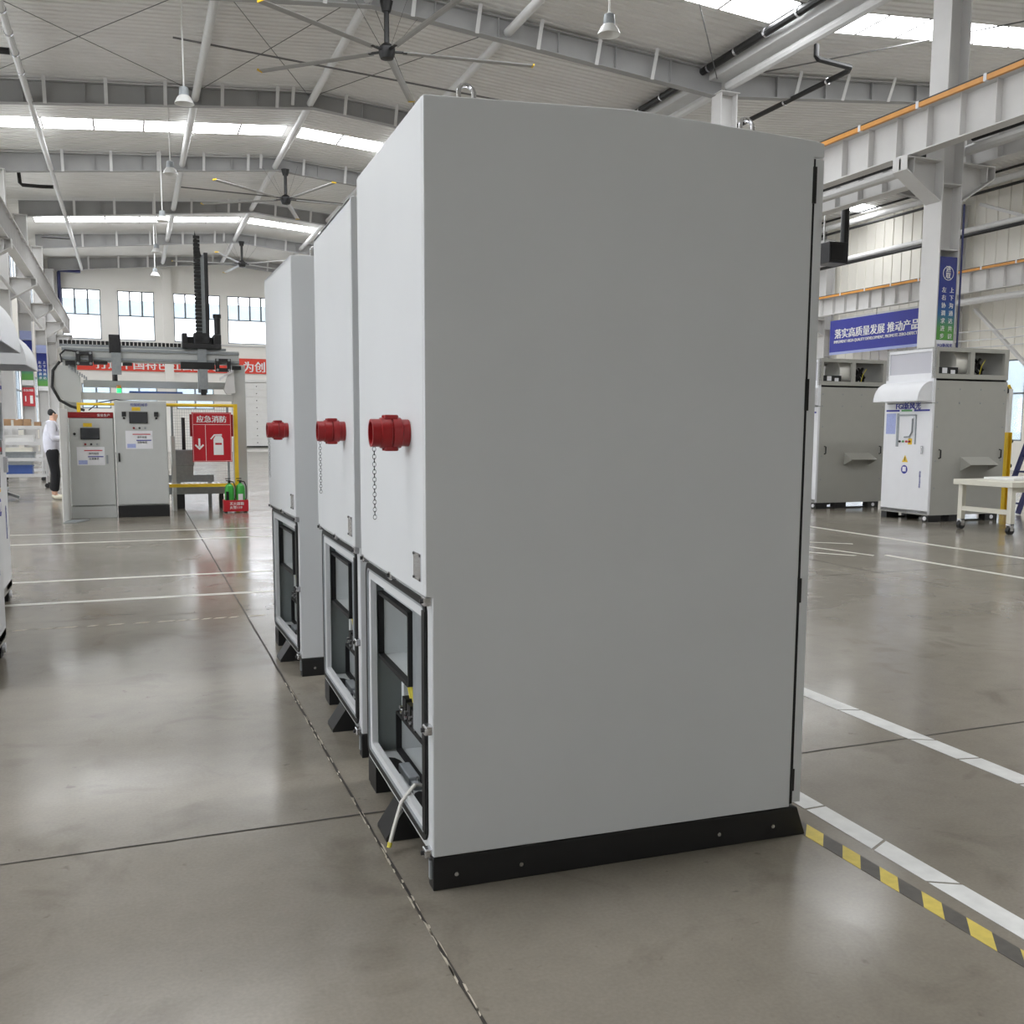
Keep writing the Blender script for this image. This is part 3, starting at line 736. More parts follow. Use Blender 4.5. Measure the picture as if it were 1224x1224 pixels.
# ------------------------------------------------------------------ the three tall grey cabinets
def big_cabinet():
    L = 0.97
    t = thing('tall_cabinet', None, 'cabinet')
    prof = [(0, .1), (0, .87), (-.02, .875), (-.02, 2.238), (.6, 2.264), (1.225, 2.238), (1.262, 2.232), (1.262, 2.190), (1.226, 2.188), (1.222, .1)]
    MB().prism(prof, 1, 0.0, 0.018).build('side_panel', M_CAB, t, bevel=0.003)
    MB().prism(prof, 1, L - 0.018, L).build('side_panel', M_CAB, t, bevel=0.003)
    box('upper_panel', M_CAB, t, -.02, -.002, .018, L - .018, .875, 2.236)
    MB().prism([(-.02, 2.226), (-.02, 2.238), (.6, 2.264), (1.262, 2.232), (1.262, 2.215)], 1, .018, L - .018).build('roof_panel', M_CAB, t)
    MB().prism([(-.02, .875), (0.012, .845), (0.012, .875)], 1, .018, L - .018).build('drip_fold', M_CAB, t)
    d = box('rear_door', M_CAB, t, 1.233, 1.262, .0, L * .5 - .003, .115, 2.182)
    box('rear_door', M_CAB, t, 1.233, 1.262, L * .5 + .003, L, .115, 2.182)
    box('door_gasket', M_RUBBER, t, 1.214, 1.2332, .002, L - .006, .11, 2.184)
    for z0, z1 in ((2.05, 2.16), (1.41, 1.51), (.79, .87), (.155, .23)):
        box('hinge', M_BLACK, t, 1.2225, 1.236, -.003, .02, z0, z1)
    # lower recess
    MB().frame_rr(0.002, L - .002, .1, .862, .022, .068, .022, .012, 3).build('opening_frame', M_CAB, t)
    MB().frame_rr(.056, L - .010, .118, .854, .006, .020, .013, .045, 5).build('gasket', M_RUBBER, t, smooth=True)
    MB().frame_rr(.084, L - .028, .136, .834, .03, .008, .036, .032, 5).build('rain_lip', M_GALV, t)
    box('gasket', M_RUBBER, t, -.010, .012, .060, .094, .15, .82)
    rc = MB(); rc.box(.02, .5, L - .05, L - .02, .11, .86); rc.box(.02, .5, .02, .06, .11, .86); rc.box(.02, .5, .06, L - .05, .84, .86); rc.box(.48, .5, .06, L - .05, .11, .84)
    rc.build('recess_wall', M_RECSHADE, t)
    fl = box('recess_floor', M_CABIN, t, .0, .5, .05, L - .03, .104, .128)
    hole = [(.05 + .035 * math.cos(R(a)), .74 + .09 * math.sin(R(a))) for a in range(0, 360, 30)]
    MB().prism(hole, 2, .1282, .1298).build('cable_opening', M_RUBBER, fl)
    hole = [(.07 + .035 * math.cos(R(a)), .36 + .10 * math.sin(R(a))) for a in range(0, 360, 30)]
    MB().prism(hole, 2, .1282, .1298).build('cable_opening', M_RUBBER, fl)
    MB().box(.05, .09, .52, .68, .128, .158).box(.055, .085, .47, .52, .128, .148).build('floor_clamp', M_GALV, t, bevel=.004)
    for x, y in ((.02, .88), (.03, .40), (.075, .50)):
        MB().cyl((x, y, .128), (x, y, .142), .012, 6).cyl((x, y, .142), (x, y, .165), .006, 8).build('bolt', M_CHROME, t)
    # upper air box
    a = MB().frame_rr(.43, .925, .495, .748, .052, .014, .022, .02, 4).build('air_box_gasket', M_RUBBER, t)
    ab = MB(); ab.box(.052, .36, .43, .44, .50, .745); ab.box(.052, .36, .915, .925, .50, .745); ab.box(.052, .36, .44, .915, .495, .505); ab.box(.052, .36, .44, .915, .74, .75); ab.box(.35, .36, .44, .915, .505, .74)
    ab.build('air_box', M_CABIN, t)
    box('inner_plate', M_GALV, t, .045, .052, .10, .43, .36, .82); box('inner_plate', M_GALV, t, .05, .056, .43, .90, .752, .835)
    # lower air box
    MB().frame_rr(.22, .888, .135, .292, .108, .012, .02, .015, 4).build('lower_box_gasket', M_RUBBER, t)
    lb = MB(); lb.box(.108, .4, .22, .23, .14, .29); lb.box(.108, .4, .878, .888, .14, .29); lb.box(.108, .4, .22, .888, .13, .14); lb.box(.39, .4, .22, .888, .14, .29); lb.box(.108, .48, .08, .92, .288, .298)
    lb.build('lower_box', M_CABIN, t)
    box('cable_trunk', M_CABIN, t, .10, .125, .80, .84, .298, .495); box('cable_trunk', M_GALV, t, .13, .14, .45, .8, .298, .495)
    # terminals and wires
    tb = MB()
    for k in range(4): tb.box(.085, .16, .50 + k * .07, .555 + k * .07, .298, .36 + .006 * k)
    tb.build('terminal_block', M_RUBBER, t)
    bo = MB()
    for k in range(4):
        for zz in (.325, .345): bo.cyl((.085, .527 + k * .07, zz), (.07, .527 + k * .07, zz), .007, 6)
    bo.build('terminal_bolts', M_CHROME, t)
    for y, m, r in ((.74, M_WIRE_Y, .006), (.70, M_WIRE_Y, .005), (.60, M_WIRE_R, .008), (.54, M_GALV, .007), (.50, M_GALV, .007), (.46, M_BLACK, .009)):
        MB().tube([(.11, y, .495), (.10, y - .005, .44), (.11, y - .015, .37)], r, 6).build('wire', m, t)
    # latches round the opening
    for y, z in ((.94, .868), (.48, .868), (.03, .858), (.025, .48), (.035, .105)):
        q = MB().box(-.022, .004, y - .018, y + .018, z - .014, z + .014).build('latch', M_CHROME, t, bevel=.004)
        MB().cyl((-.022, y, z), (-.03, y, z), .007, 8).build('latch_screw', M_DARK, q)
    # plinth
    pp = [(-.002, 0), (1.285, 0), (1.25, .098), (-.002, .098)]
    MB().prism(pp, 1, -.004, .05).build('plinth', M_BLACK, t, bevel=.002)
    MB().prism(pp, 1, L - .05, L).build('plinth', M_BLACK, t, bevel=.002)
    box('plinth_rail', M_BLACK, t, .04, .10, .05, L - .05, .025, .1); box('plinth_rail', M_BLACK, t, 1.14, 1.20, .05, L - .05, .025, .1)
    MB().prism([(-.060, 0), (-.060, .012), (-.002, .098), (.12, .098), (.12, 0)], 1, .38, .52).build('plinth_foot', M_BLACK, t)
    MB().prism([(-.004, .0), (.12, 0), (.12, .098), (-.004, .098)], 1, .82, .93).build('plinth_foot', M_BLACK, t)
    box('earth_lug', M_GALV, t, -.008, -.002, .012, .03, .03, .085)
    for x in (.067, .27, .952, 1.155): MB().cyl((x, -.004, .045), (x, -.010, .045), .007, 6).build('bolt', M_CHROME, t)
    # lifting eyes on the roof
    for x in (.122, 1.024):
        for y in (.07, L - .1):
            z = 2.238 + (.026 * (1 - abs(x - .6) / .62))
            pts = [(x - .022, y, z)] + [(x + .022 * math.cos(R(a)) * -1, y + .008 * math.sin(R(a)), z + .035 + .022 * math.sin(R(a))) for a in range(0, 181, 30)] + [(x + .022, y, z)]
            e = MB().tube(pts, .007, 8).build('lifting_eye', M_CHROME, t, smooth=True)
            MB().cyl((x, y, z - .004), (x, y, z + .004), .03, 12).build('eye_base', M_CHROME, e)
    # red grooved coupling with chain
    cy, cz = .20, 1.335
    c = MB().lathe([(.030, -.020), (.040, -.020), (.040, -.045), (.030, -.045)], (0, cy, cz), 0, 20).build('pipe_stub', M_RED, t, smooth=True)
    cp = MB()
    cp.lathe([(.036, -.040), (.045, -.044), (.046, -.070), (.042, -.0715), (.042, -.0745), (.046, -.076), (.045, -.104), (.036, -.108)], (0, cy, cz), 0, 24)
    cp = cp.build('coupling', M_RED, t, smooth=True)
    for s in (-1, 1):
        MB().box(-.094, -.054, cy - .02, cy + .02, cz + s * .043 - .010, cz + s * .043 + .010).build('lug', M_RED, cp, bevel=.004)
        MB().cyl((-.05, cy, cz + s * .047), (-.098, cy, cz + s * .047), .005, 8).build('lug_bolt', M_RED, cp)
    MB().lathe([(.032, -.104), (.041, -.104), (.041, -.132), (.033, -.132), (.033, -.106)], (0, cy, cz), 0, 24).build('open_end', M_RED, t, smooth=True)
    MB().cyl((-.108, cy, cz), (-.1065, cy, cz), .033, 20).build('bore', M_BLACK, t)
    ch = MB(); n = 19
    for k in range(n):
        z = cz - .048 - k * .0112; ch.torus((-.118 , cy + .02, z),   .0052, .0008, 0 if k % 2 else 1, 10, 5, 1 if k % 2 == 0 else 0.62, 1.35 if k % 2 == 0 else 1.35)
    ch.build('chain', M_DARK, t)
    # name plate
    npl = box('name_plate', M_CHROME, t, -.0225, -.02, .05, .135, .91, .99)
    sc = MB()
    for y, z in ((.055, .915), (.13, .915), (.055, .985), (.13, .985)): sc.cyl((-.0225, y, z), (-.0255, y, z), .004, 8)
    sc.build('plate_screws', M_DARK, npl)
    # loose white lead
    w = MB().tube([(.09, .35, .13), (.07, .36, .185), (.03, .35, .195), (-.02, .33, .15), (-.05, .305, .08), (-.066, .292, .035)], .0065, 8).build('loose_lead', M_CABLE, t, smooth=True)
    MB().cyl((-.066, .292, .037), (-.071, .289, .022), .0075, 8).build('lead_tip', M_WIRE_Y, w)
    return t
cab1 = big_cabinet()
cab1.location = (.782, 2.656, 0); cab1.rotation_euler.z = R(-1.7)
cab1['label'] = 'large tall grey cabinet in front with red coupling and loose white lead'
cab1['group'] = 'row of tall grey cabinets'
for i, (x, y, a, lab) in enumerate(((.842, 3.885, -1.5, 'second tall grey cabinet, in the middle of the row'), (.826, 5.31, .8, 'third tall grey cabinet, farthest back in the row'))):
    c = copy_tree(cab1); c.location = (x, y, 0); c.rotation_euler.z = R(a); c['label'] = lab
    for ch in list(c.children):
        if ch.name.split('.')[0] == 'loose_lead':
            for g in list(ch.children): bpy.data.objects.remove(g)
            bpy.data.objects.remove(ch)

# ------------------------------------------------------------------ hooded switchgear cabinets
def hood(y0, y1, z0, z1, x, pr):
    """curved canopy: quarter-round shell over a doorway, plus its two cheeks"""
    n = 8; arc = [(x - pr * math.sin(R(90 * k / n)), z0 + (z1 - z0) * math.cos(R(90 * k / n))) for k in range(n + 1)]
    vs = []
    for px, pz in arc: vs += [(px, y0, pz), (px, y1, pz)]
    m = MB(); m.add(vs, [(2 * k, 2 * k + 1, 2 * k + 3, 2 * k + 2) for k in range(n)])
    ins = [(x - (pr - .012) * math.sin(R(90 * k / n)), z0 + (z1 - z0 - .012) * math.cos(R(90 * k / n))) for k in range(n + 1)]
    vs = []
    for px, pz in ins: vs += [(px, y0, pz), (px, y1, pz)]
    m.add(vs, [(2 * k, 2 * k + 2, 2 * k + 3, 2 * k + 1) for k in range(n)])
    a0, b0 = arc[-1], ins[-1]
    m.add([(a0[0], y0, z0), (a0[0], y1, z0), (b0[0], y1, z0), (b0[0], y0, z0)], [(0, 1, 2, 3)])
    return m, [MB().prism([(x, z0)] + arc, 1, ya, yb) for ya, yb in ((y0, y0 + .012), (y1 - .012, y1))]
def switchgear(full=True):
    t = thing('switchgear_cabinet', None, 'cabinet')
    Wd, D, HT, Z0, ZT = .98, 1.42, 2.55, .10, 2.10
    box('side_panel', M_FGIS, t, .04, D, 0, .02, Z0, ZT - .03); box('side_panel', M_FGIS, t, .04, D, Wd - .02, Wd, Z0, ZT - .03)
    box('rear_panel', M_FGIS, t, D - .02, D, .02, Wd - .02, Z0, HT)
    box('base_frame', M_FGIS, t, 0, D, 0.003, Wd - .003, Z0 - .0, Z0 + .06)
    dr = box('front_door', M_FGI, t, 0, .04, .0, Wd, Z0 + .01, 1.74, .004)
    box('upper_front', M_FGI, t, 0, .04, 0, Wd, 1.75, 2.12)
    # top machine bay
    for y in (0, Wd - .05):
        for x in (0, D / 2 - .04, D - .08): box('top_post', M_FGIS, t, x, x + .08, y, y + .05, ZT + .07, HT - .06)
        box('top_rail', M_FGIS, t, 0, D, y, y + .05, HT - .06, HT); box('top_rail', M_FGIS, t, 0, D, y, y + .05, ZT, ZT + .07)
    box('roof_panel', M_FGIS, t, 0, D, 0.05, Wd - .05, HT - .02, HT); box('bay_floor', M_DARK, t, 0.05, D - .02, .05, Wd - .05, ZT, ZT + .03)
    wf = MB(); wf.box(0, .03, 0, Wd, 2.12, 2.18); wf.box(0, .03, 0, Wd, 2.49, 2.55); wf.box(0, .03, 0, .07, 2.18, 2.49); wf.box(0, .03, Wd - .07, Wd, 2.18, 2.49)
    wf = wf.build('window_frame', M_FGI, t)
    box('frosted_pane', M_FROST, wf, .012, .018, .07, Wd - .07, 2.18, 2.49)
    MB().lathe([(.05, -.16), (.2, -.16), (.215, -.12), (.215, .10), (.17, .16), (.05, .16)], (.66, .30, 2.34), 0, 20).build('blower', M_AMBER, t, smooth=True)
    st = MB(); st.box(.55, .72, .2, .6, 2.13, 2.2); st.box(.14, .5, .06, .1, 2.13, 2.27); st.box(.2, .32, .10, .3, 2.13, 2.22)
    st.build('blower_stand', M_BLACK, t)
    box('bay_label', M_PAPER, t, .20, .29, .055, .065, 2.18, 2.26); box('bay_label', M_PAPER, t, .36, .44, .055, .065, 2.16, 2.23)
    cl = MB()
    rnd = random.Random(3)
    for k in range(9): cl.tube([(.85 + rnd.uniform(0, .3), .12 + rnd.uniform(0, .2), 2.13), (.85 + rnd.uniform(0, .3), .12 + rnd.uniform(0, .2), 2.25), (.85 + rnd.uniform(0, .3), .15 + rnd.uniform(0, .3), 2.42)], .02, 6)
    cl.build('cable_bundle', M_RUBBER, t)
    MB().tube([(.95, .1, 2.16), (.98, .09, 2.3), (1.08, .12, 2.4)], .006, 6).build('bay_wire', M_WIRE_Y, t)
    # canopy over the door
    m, ch = hood(.03, Wd - .03, 1.77, 2.06, 0, .26)
    hd = m.build('canopy', M_FGI, t, smooth=True); [q.build('canopy_cheek', M_FGI, hd) for q in ch]
    # print and fittings on the door
    text('lettering', 'FGI新风光', .115, M_BLUE, dr, (-.002, .74, 1.665), '-x', .03, 1.0)
    for a, b, mm in ((.66, .94, M_BLUE), (.40, .62, M_GREENP), (.05, .36, M_BLUE)): box('stripe', mm, dr, -.003, 0, a, b, 1.628, 1.655)
    box('notice_sheet', M_LBLUE, dr, -.004, 0, .73, .93, 1.29, 1.60)
    cp = MB(); cp.box(-.012, 0, .30, .32, 1.14, 1.58); cp.box(-.012, 0, .66, .70, 1.1, 1.6); cp.box(-.012, 0, .32, .66, 1.56, 1.585)
    cp.build('control_frame', M_GALV, dr); box('control_plate', M_FGI, dr, -.008, 0, .36, .64, 1.24, 1.55)
    MB().tube([(-.02, .365, 1.52), (-.02, .37, 1.32), (-.02, .42, 1.25), (-.02, .52, 1.245)], .012, 6).build('pull_bar', M_GALV, dr, smooth=True)
    for y, mm in ((.62, M_BLACK), (.55, M_GREENP), (.48, M_REDP), (.42, M_RED)): MB().cyl((-.022, y, 1.18), (0, y, 1.18), .016, 8).build('push_button', mm, dr)
    box('button_plate', M_YELLOW, dr, -.003, 0, .375, .455, 1.135, 1.225)
    tr = MB().prism([(.56, .87), (.44, .87), (.50, .975)], 0, -.004, 0).build('warning_sign', M_YELLOW, dr)
    box('warning_mark', M_BLACK, tr, -.006, -.004, .493, .507, .89, .945)
    rg = MB().lathe([(.02, -.004), (.065, -.004), (.065, 0), (.02, 0)], (0, .505, .76), 0, 18).build('glove_sign', M_BLUE, dr)
    box('glove_mark', M_PAPER, rg, -.006, -.004, .47, .54, .73, .80)
    MB().box(-.03, 0, .145, .175, 1.0, 1.12).build('door_handle', M_CHROME, dr, bevel=.005)
    text('serial_lettering', '高\n压\n静\n止\n无\n功\n补\n偿', .035, M_BLUE, dr, (-.002, .20, .72), '-x', .0, 1.0, line=.9)
    # side fittings
    for x in (.16, D - .09): MB().tube([(x, 0, .94), (x, -.035, .945), (x, -.035, 1.06), (x, 0, 1.065)], .01, 6).build('side_handle', M_BLACK, t)
    sc = MB()
    for x in (.08, .5, .9, D - .06):
        for z in (1.95, 1.75): sc.cyl((x, 0, z), (x, -.006, z), .012, 6)
    for z in (1.4, .9, .5): sc.cyl((.1, 0, z), (.1, -.006, z), .012, 6); sc.cyl((D - .06, 0, z), (D - .06, -.006, z), .012, 6)
    sc.build('screws', M_GALV, t)
    sh = MB().add([(.58, 0, .955), (1.12, 0, .955), (1.12, -.2, .845), (.58, -.2, .845), (.58, 0, .75), (1.12, 0, .75)], [(0, 1, 2, 3), (0, 3, 4), (1, 5, 2)]).build('side_vent_hood', M_FGIS, t)
    sm = sh.modifiers.new('sheet', 'SOLIDIFY'); sm.thickness = .01
    # feet
    for x0 in (.02, .42, 1.12):
        for y0 in (.0, Wd - .12): box('foot', M_BLACK, t, x0, x0 + .24, y0, y0 + .12, 0, Z0)
    for y0 in (.05, Wd - .08): box('foot_rail', M_BLACK, t, .02, D - .05, y0, y0 + .03, 0, .02)
    cs = MB()
    for x in (.02,): cs.cyl((.018, .06, .05), (.0, .06, .05), .03, 12)
    cs.cyl((1.24, .0, .05), (1.24, -.01, .05), .03, 12); cs.build('foot_hole', M_PAPER, t)
    return t
sg = switchgear()
sg.location = (10.90, 11.30, 0); sg['label'] = 'hooded white switchgear cabinet with blue door stripes beside the bench'; sg['group'] = 'hooded switchgear cabinets'
sg2 = copy_tree(sg); sg2.location = (10.90, 13.87, 0); sg2['label'] = 'hooded switchgear cabinet half hidden by the big cabinet edge'
sl = copy_tree(sg); sl.location = (-.735, 6.47, 0); sl.rotation_euler.z = math.pi; sl['label'] = 'hooded white cabinet cut off at the picture edge by the floor'
for ch in sl.children:
    if ch.name.startswith('canopy'): ch.scale.x = .6
sl2 = copy_tree(sg); sl2.location = (-.91, 8.54, 0); sl2.rotation_euler.z = math.pi; sl2['label'] = 'hooded white cabinet at the picture edge showing only its canopy'

# ------------------------------------------------------------------ work bench on castors
wb = thing('work_bench', 'cream steel work bench on castors beside the switchgear', 'bench', (10.6, 9.55, 0))
box('bench_top', M_BENCH, wb, -.04, 1.7, -.03, .95, .615, .685, .004)
for x in (.0, 1.55):
    for y in (.0, .82):
        box('leg', M_BENCH, wb, x, x + .07, y, y + .07, .14, .615)
        cs = MB().cyl((x + .035, y + .01, .055), (x + .035, y + .06, .055), .055, 14).build('castor', M_BLACK, wb, smooth=True)
        MB().box(x + .005, x + .065, y, y + .008, .05, .14).box(x + .005, x + .065, y + .062, y + .07, .05, .14).box(x, x + .07, y, y + .07, .125, .142).build('castor_fork', M_CHROME, cs)
    box('cross_rail', M_BENCH, wb, x + .005, x + .06, .07, .82, .26, .32)
box('apron', M_BENCH, wb, .07, 1.55, .01, .06, .55, .615)
tag(MB().box(0, 1.2, 0, .5, 0, .03).build('bench_plate', M_WHITE, bevel=.003), 'pale flat plate lying on the cream bench', 'plate').location = (10.95, 9.85, .686)

# yellow guard, ladder, striped arm beyond the switchgear
yg = thing('yellow_guard', 'tall yellow guard channel behind the switchgear', 'guard', (13.2, 12.1, 0))
MB().box(0, .10, 0, .02, .0, 1.32).box(0, .02, -.05, 0, .0, 1.32).box(.08, .10, -.05, 0, .0, 1.32).build('channel', M_YELLOW, yg)
for z in (1.18, .78): MB().cyl((.1, .0, z), (.15, 0, z), .035, 8).build('knob', M_BLACK, yg)
nb = thing('test_panel', 'white notice panel standing behind the yellow guard', 'panel', (13.05, 12.4, 0))
box('board', M_WHITE, nb, 0, .34, 0, .04, .0, 1.60); box('blue_line', M_BLUE, nb, .02, .3, -.006, 0, 1.40, 1.425)
box('notice', M_LBLUE, nb, .03, .28, -.004, 0, .9, 1.35); MB().cyl((.05, -.01, 1.22), (.05, 0, 1.22), .03, 8).build('mark', M_BLACK, nb)
box('foot', M_WHITE, nb, 0.0, .34, -.2, .24, 0, .04)
lad = thing('ladder', 'dark blue ladder leaning at the picture edge behind the bench', 'ladder', (0, 0, 0))
for dy in (0, .32): MB().bar((13.30, 11.85 + dy, 0.02), (13.95, 11.85 + dy, 1.6), .05, .07).build('rail', M_NAVY, lad)
for k in range(6):
    f = .1 + k * .16; MB().bar((13.30 + .65 * f, 11.86, .02 + 1.58 * f), (13.30 + .65 * f, 12.16, .02 + 1.58 * f), .03, .03).build('rung', M_NAVY, lad)
ha = thing('hazard_barrier', 'yellow and black striped barrier arm by the far window', 'barrier', (0, 0, 0))
p, q = Vector((13.05, 12.7, 1.50)), Vector((13.9, 12.7, 2.08)); n = 16
for k in range(n): MB().bar(p + (q - p) * (k / n), p + (q - p) * ((k + 1) / n - .002), .06, .10).build('stripe', M_YELLOW if k % 2 else M_BLACK, ha)
box('post', M_WHITE, ha, 13.85, 13.93, 12.66, 12.74, 0, 2.05)

# ------------------------------------------------------------------ tall sign on the column, banner on the far wall
sgn = thing('column_sign', 'tall blue and green sign board in the column recess', 'sign', (13.15, 13.655, 0))
box('board', M_SIGNG, sgn, .025, .40, 0, .012, 2.92, 4.34); box('footer', M_PAPER, sgn, .025, .40, 0, .012, 2.74, 2.915)
text('footer_lettering', 'FGI新风光', .075, M_BLUE, sgn, (.05, -.003, 2.80), '-y', .02)
MB().torus((.215, -.003, 4.06), .115, .006, 1, 24, 5).build('ring', M_WPRINT, sgn)
text('heading', '进\n取', .115, M_WPRINT, sgn, (.155, -.003, 4.09), '-y', .02, line=.95)
text('lettering', '上\n下\n沟\n通\n达\n共\n识', .10, M_WPRINT, sgn, (.26, -.003, 3.74), '-y', .02, line=1.32)
text('lettering', '左\n右\n协\n调\n求\n进\n步', .10, M_WPRINT, sgn, (.09, -.003, 3.74), '-y', .02, line=1.32)
bn = thing('blue_banner', 'blue banner with white characters hung on the far wall', 'banner', (26.64, 28.2, 0))
box('cloth', M_BLUE, bn, 0, .015, 0, 5.15, 4.36, 5.72)
text('headline', '落实高质量发展 推动产品', .40, M_WPRINT, bn, (-.004, 4.85, 5.02), '-x', .03, 1.02)
text('subtitle', 'IMPLEMENT HIGH-QUALITY DEVELOPMENT, PROMOTE ZERO-DEFECT', .165, M_WPRINT, bn, (-.004, 4.88, 4.80), '-x', .02, .88)
box('pale_hem', M_LBLUE, bn, -.002, 0, 0, 5.15, 4.36, 4.46)
for y in (.05, 2.5, 5.1): MB().cyl((.01, y, 5.7), (.01, y, 5.98), .012, 6).build('hanger', M_DARK, bn)

# signs on the window-wall columns
for i, (y, lab) in enumerate(((41.60, 'blue green sign above a red sign by the window wall'), (48.60, 'distant blue green sign on the column by the end wall'))):
    s = thing('column_sign', lab, 'sign', (-3.77, y, 0), group='signs on window wall columns')
    z0, z1 = (3.08, 4.55) if i == 0 else (3.12, 4.55)
    box('board', M_SIGNG, s, .02, .42, 0, .012, z0, z1); box('header', M_LBLUE, s, .02, .42, 0, .012, z1 + .02, z1 + .35); box('footer', M_PAPER, s, .02, .42, 0, .012, z0 - .2, z0 - .01)
    text('lettering', '上\n下\n沟\n通\n达', .13, M_WPRINT, s, (.25, -.003, z1 - .45), '-y', .03, line=1.3); text('lettering', '左\n右\n协\n调\n求', .13, M_WPRINT, s, (.07, -.003, z1 - .45), '-y', .03, line=1.3)
fs2 = thing('fire_sign', 'small red fire sign below the blue green column sign', 'sign', (-3.77, 41.60, 0))
box('board', M_REDSIGN, fs2, .02, .44, 0, .012, 2.1, 2.80); text('lettering', '应急消防', .09, M_WPRINT, fs2, (.05, -.003, 2.66), '-y', .02)
MB().box(.27, .37, -.004, 0, 2.2, 2.5).box(.10, .14, -.004, 0, 2.28, 2.48).build('pictogram', M_WPRINT, fs2)

# red banner on the end wall
rb = thing('red_banner', 'long red banner with white characters on the end wall', 'banner', (-2.75, YE - .08, 0))
box('cloth', M_BANNER, rb, 0, 12.6, 0, .02, 4.27, 5.08)
text('lettering', '打造中国特色社会主义', .62, M_WPRINT, rb, (1.15, -.006, 4.40), '-y', .03, .98)
text('lettering', '为创建世界一流', .62, M_WPRINT, rb, (8.62, -.006, 4.40), '-y', .03, .98)

# ------------------------------------------------------------------ gantry cell: control cabinets
def ctrl(name, x0, x1, z1, label, screen, top_red, plinth_black):
    t = thing(name, label, 'cabinet', (x0, 15.85, 0))
    w = x1 - x0
    box('body', M_CTRL, t, 0, w, .03, .55, .17 if plinth_black else .0, z1, .004)
    d = box('door', M_CTRL, t, .012, w - .012, 0, .03, .19, z1 - (.09 if top_red else .02), .003)
    if plinth_black: box('plinth', M_BLACK, t, 0, w, .005, .55, 0, .17)
    else: box('plinth', M_CTRL, t, .0, w, .0, .03, 0.0, .17)
    if top_red:
        rs = box('header', M_RED, t, 0, w, -.004, .03, z1 - .085, z1)
        text('header_lettering', '安全生产', .045, M_WPRINT, rs, (w - .22, -.008, z1 - .062), '-y', .01)
    sx, sz, sw, sh = screen
    s = box('screen_bezel', M_DARK, d, sx, sx + sw, -.02, 0, sz, sz + sh); box('display', M_SCREEN, s, sx + .012, sx + sw - .012, -.023, -.02, sz + .012, sz + sh - .012)
    box('label_plate', M_YELLOW, d, sx + .04, sx + .16, -.003, 0, sz + sh + .015, sz + sh + .07)
    for k in range(3): MB().cyl((sx + .06 + .08 * k, -.025, sz - .07), (sx + .06 + .08 * k, 0, sz - .07), .016, 10).build('push_button', (M_RED, M_DARK, M_GALV)[k], d)
    px = sx - .06; pz = sz - .38
    p = box('notice', M_PAPER, d, px, px + .38, -.004, 0, pz, pz + .27)
    box('red_line', M_REDP, p, px + .1, px + .35, -.006, -.004, pz + .21, pz + .225); box('blue_line', M_BLUE, p, px + .15, px + .36, -.006, -.004, pz + .12, pz + .135); box('blue_field', M_LBLUE, p, px + .02, px + .14, -.006, -.004, pz + .015, pz + .075)
    text('notice_lettering', '操作规程\n注意事项', .035, M_DARK, p, (px + .16, -.006, pz + .16), '-y', 0, line=2.2)
    return t, d
c1, d1 = ctrl('control_cabinet', -.85, -.235, 1.56, 'shorter grey control cabinet with red header strip', (.16, 1.16, .26, .17), True, False)
box('door_handle', M_GALV, d1, .50, .525, -.02, 0, .80, .93); MB().cyl((.08, -.02, 1.24), (.08, 0, 1.24), .02, 8).build('key_switch', M_BLACK, d1)
c2, d2 = ctrl('control_cabinet', -.215, .515, 1.735, 'taller grey control cabinet on a black plinth', (.20, 1.40, .26, .17), False, True)
box('door_handle', M_BLACK, d2, .03, .055, -.02, 0, .83, .96)
for x in (.10, .55): b = box('indicator_lamp', M_DARK, d2, x, x + .06, -.03, 0, 1.50, 1.57); box('lamp_foot', M_BLACK, b, x + .015, x + .045, -.02, 0, 1.465, 1.49)
text('header_lettering', '桁架机械手', .05, M_BLUE, d2, (.22, -.004, 1.655), '-y', .0)
tag(MB().prism([(-.87, 15.86), (-.93, 15.12), (-.915, 15.115), (-.855, 15.86)], 2, 0.0, 1.60).build('guard_panel', M_WHITE, bevel=.002), 'white guard panel standing forward at the control cabinet side', 'panel')
fd = tag(MB().prism([(-.93, 15.10), (-.75, 15.10), (-.6, 15.5), (-.86, 15.5)], 2, 0.0, 0.012).build('floor_ramp', M_GALV), 'small metal floor plate before the control cabinets', 'plate')

# gantry frame
gf = thing('gantry_robot', 'grey gantry loader with black carriages and tall mast', 'machine', (0, 17.0, 0))
box('top_beam', M_CTRL, gf, -.95, 1.70, -.1, .1, 2.36, 2.58, .006)
box('rail', M_GALV, gf, -.95, 1.70, -.13, -.1, 2.52, 2.56); box('rail', M_GALV, gf, -.95, 1.70, -.13, -.1, 2.38, 2.42)
rk = MB()
x = -.98
while x < .82: rk.box(x, x + .045, -.06, .06, 2.62, 2.68); x += .06
rk.build('cable_chain', M_BLACK, gf); box('chain_tray', M_GALV, gf, -.98, 1.5, -.08, .08, 2.585, 2.62)
box('second_beam', M_CTRL, gf, -.68, 1.70, .35, .5, 1.98, 2.09); box('third_beam', M_CTRL, gf, -.85, 1.58, -.12, -.02, 1.77, 1.88)
for x0, x1 in ((-1.02, -.70), (1.58, 1.79)): box('post', M_CTRL, gf, x0 if x0 > 0 else -.95, x1 if x0 > 0 else -.75, -.1, .1, 0, 2.36, .006)
MB().prism([(-1.12, 2.0), (-1.08, 2.28), (-.84, 2.29), (-.70, 2.12), (-.70, 1.72), (-.88, 1.72), (-1.1, 1.86)], 1, -.19, -.13).build('end_plate', M_CTRL, gf, bevel=.004)
MB().prism([(1.44, 1.95), (1.5, 2.2), (1.60, 2.28), (1.62, 1.9), (1.48, 1.88)], 1, -.19, -.13).build('end_plate', M_TUBE, gf, bevel=.004)
wg = MB()
for k in range(9): wg.box(-.86 + k * .03, -.84 + k * .03, -.24, -.19, 2.24 - k * .022, 2.29 - k * .022)
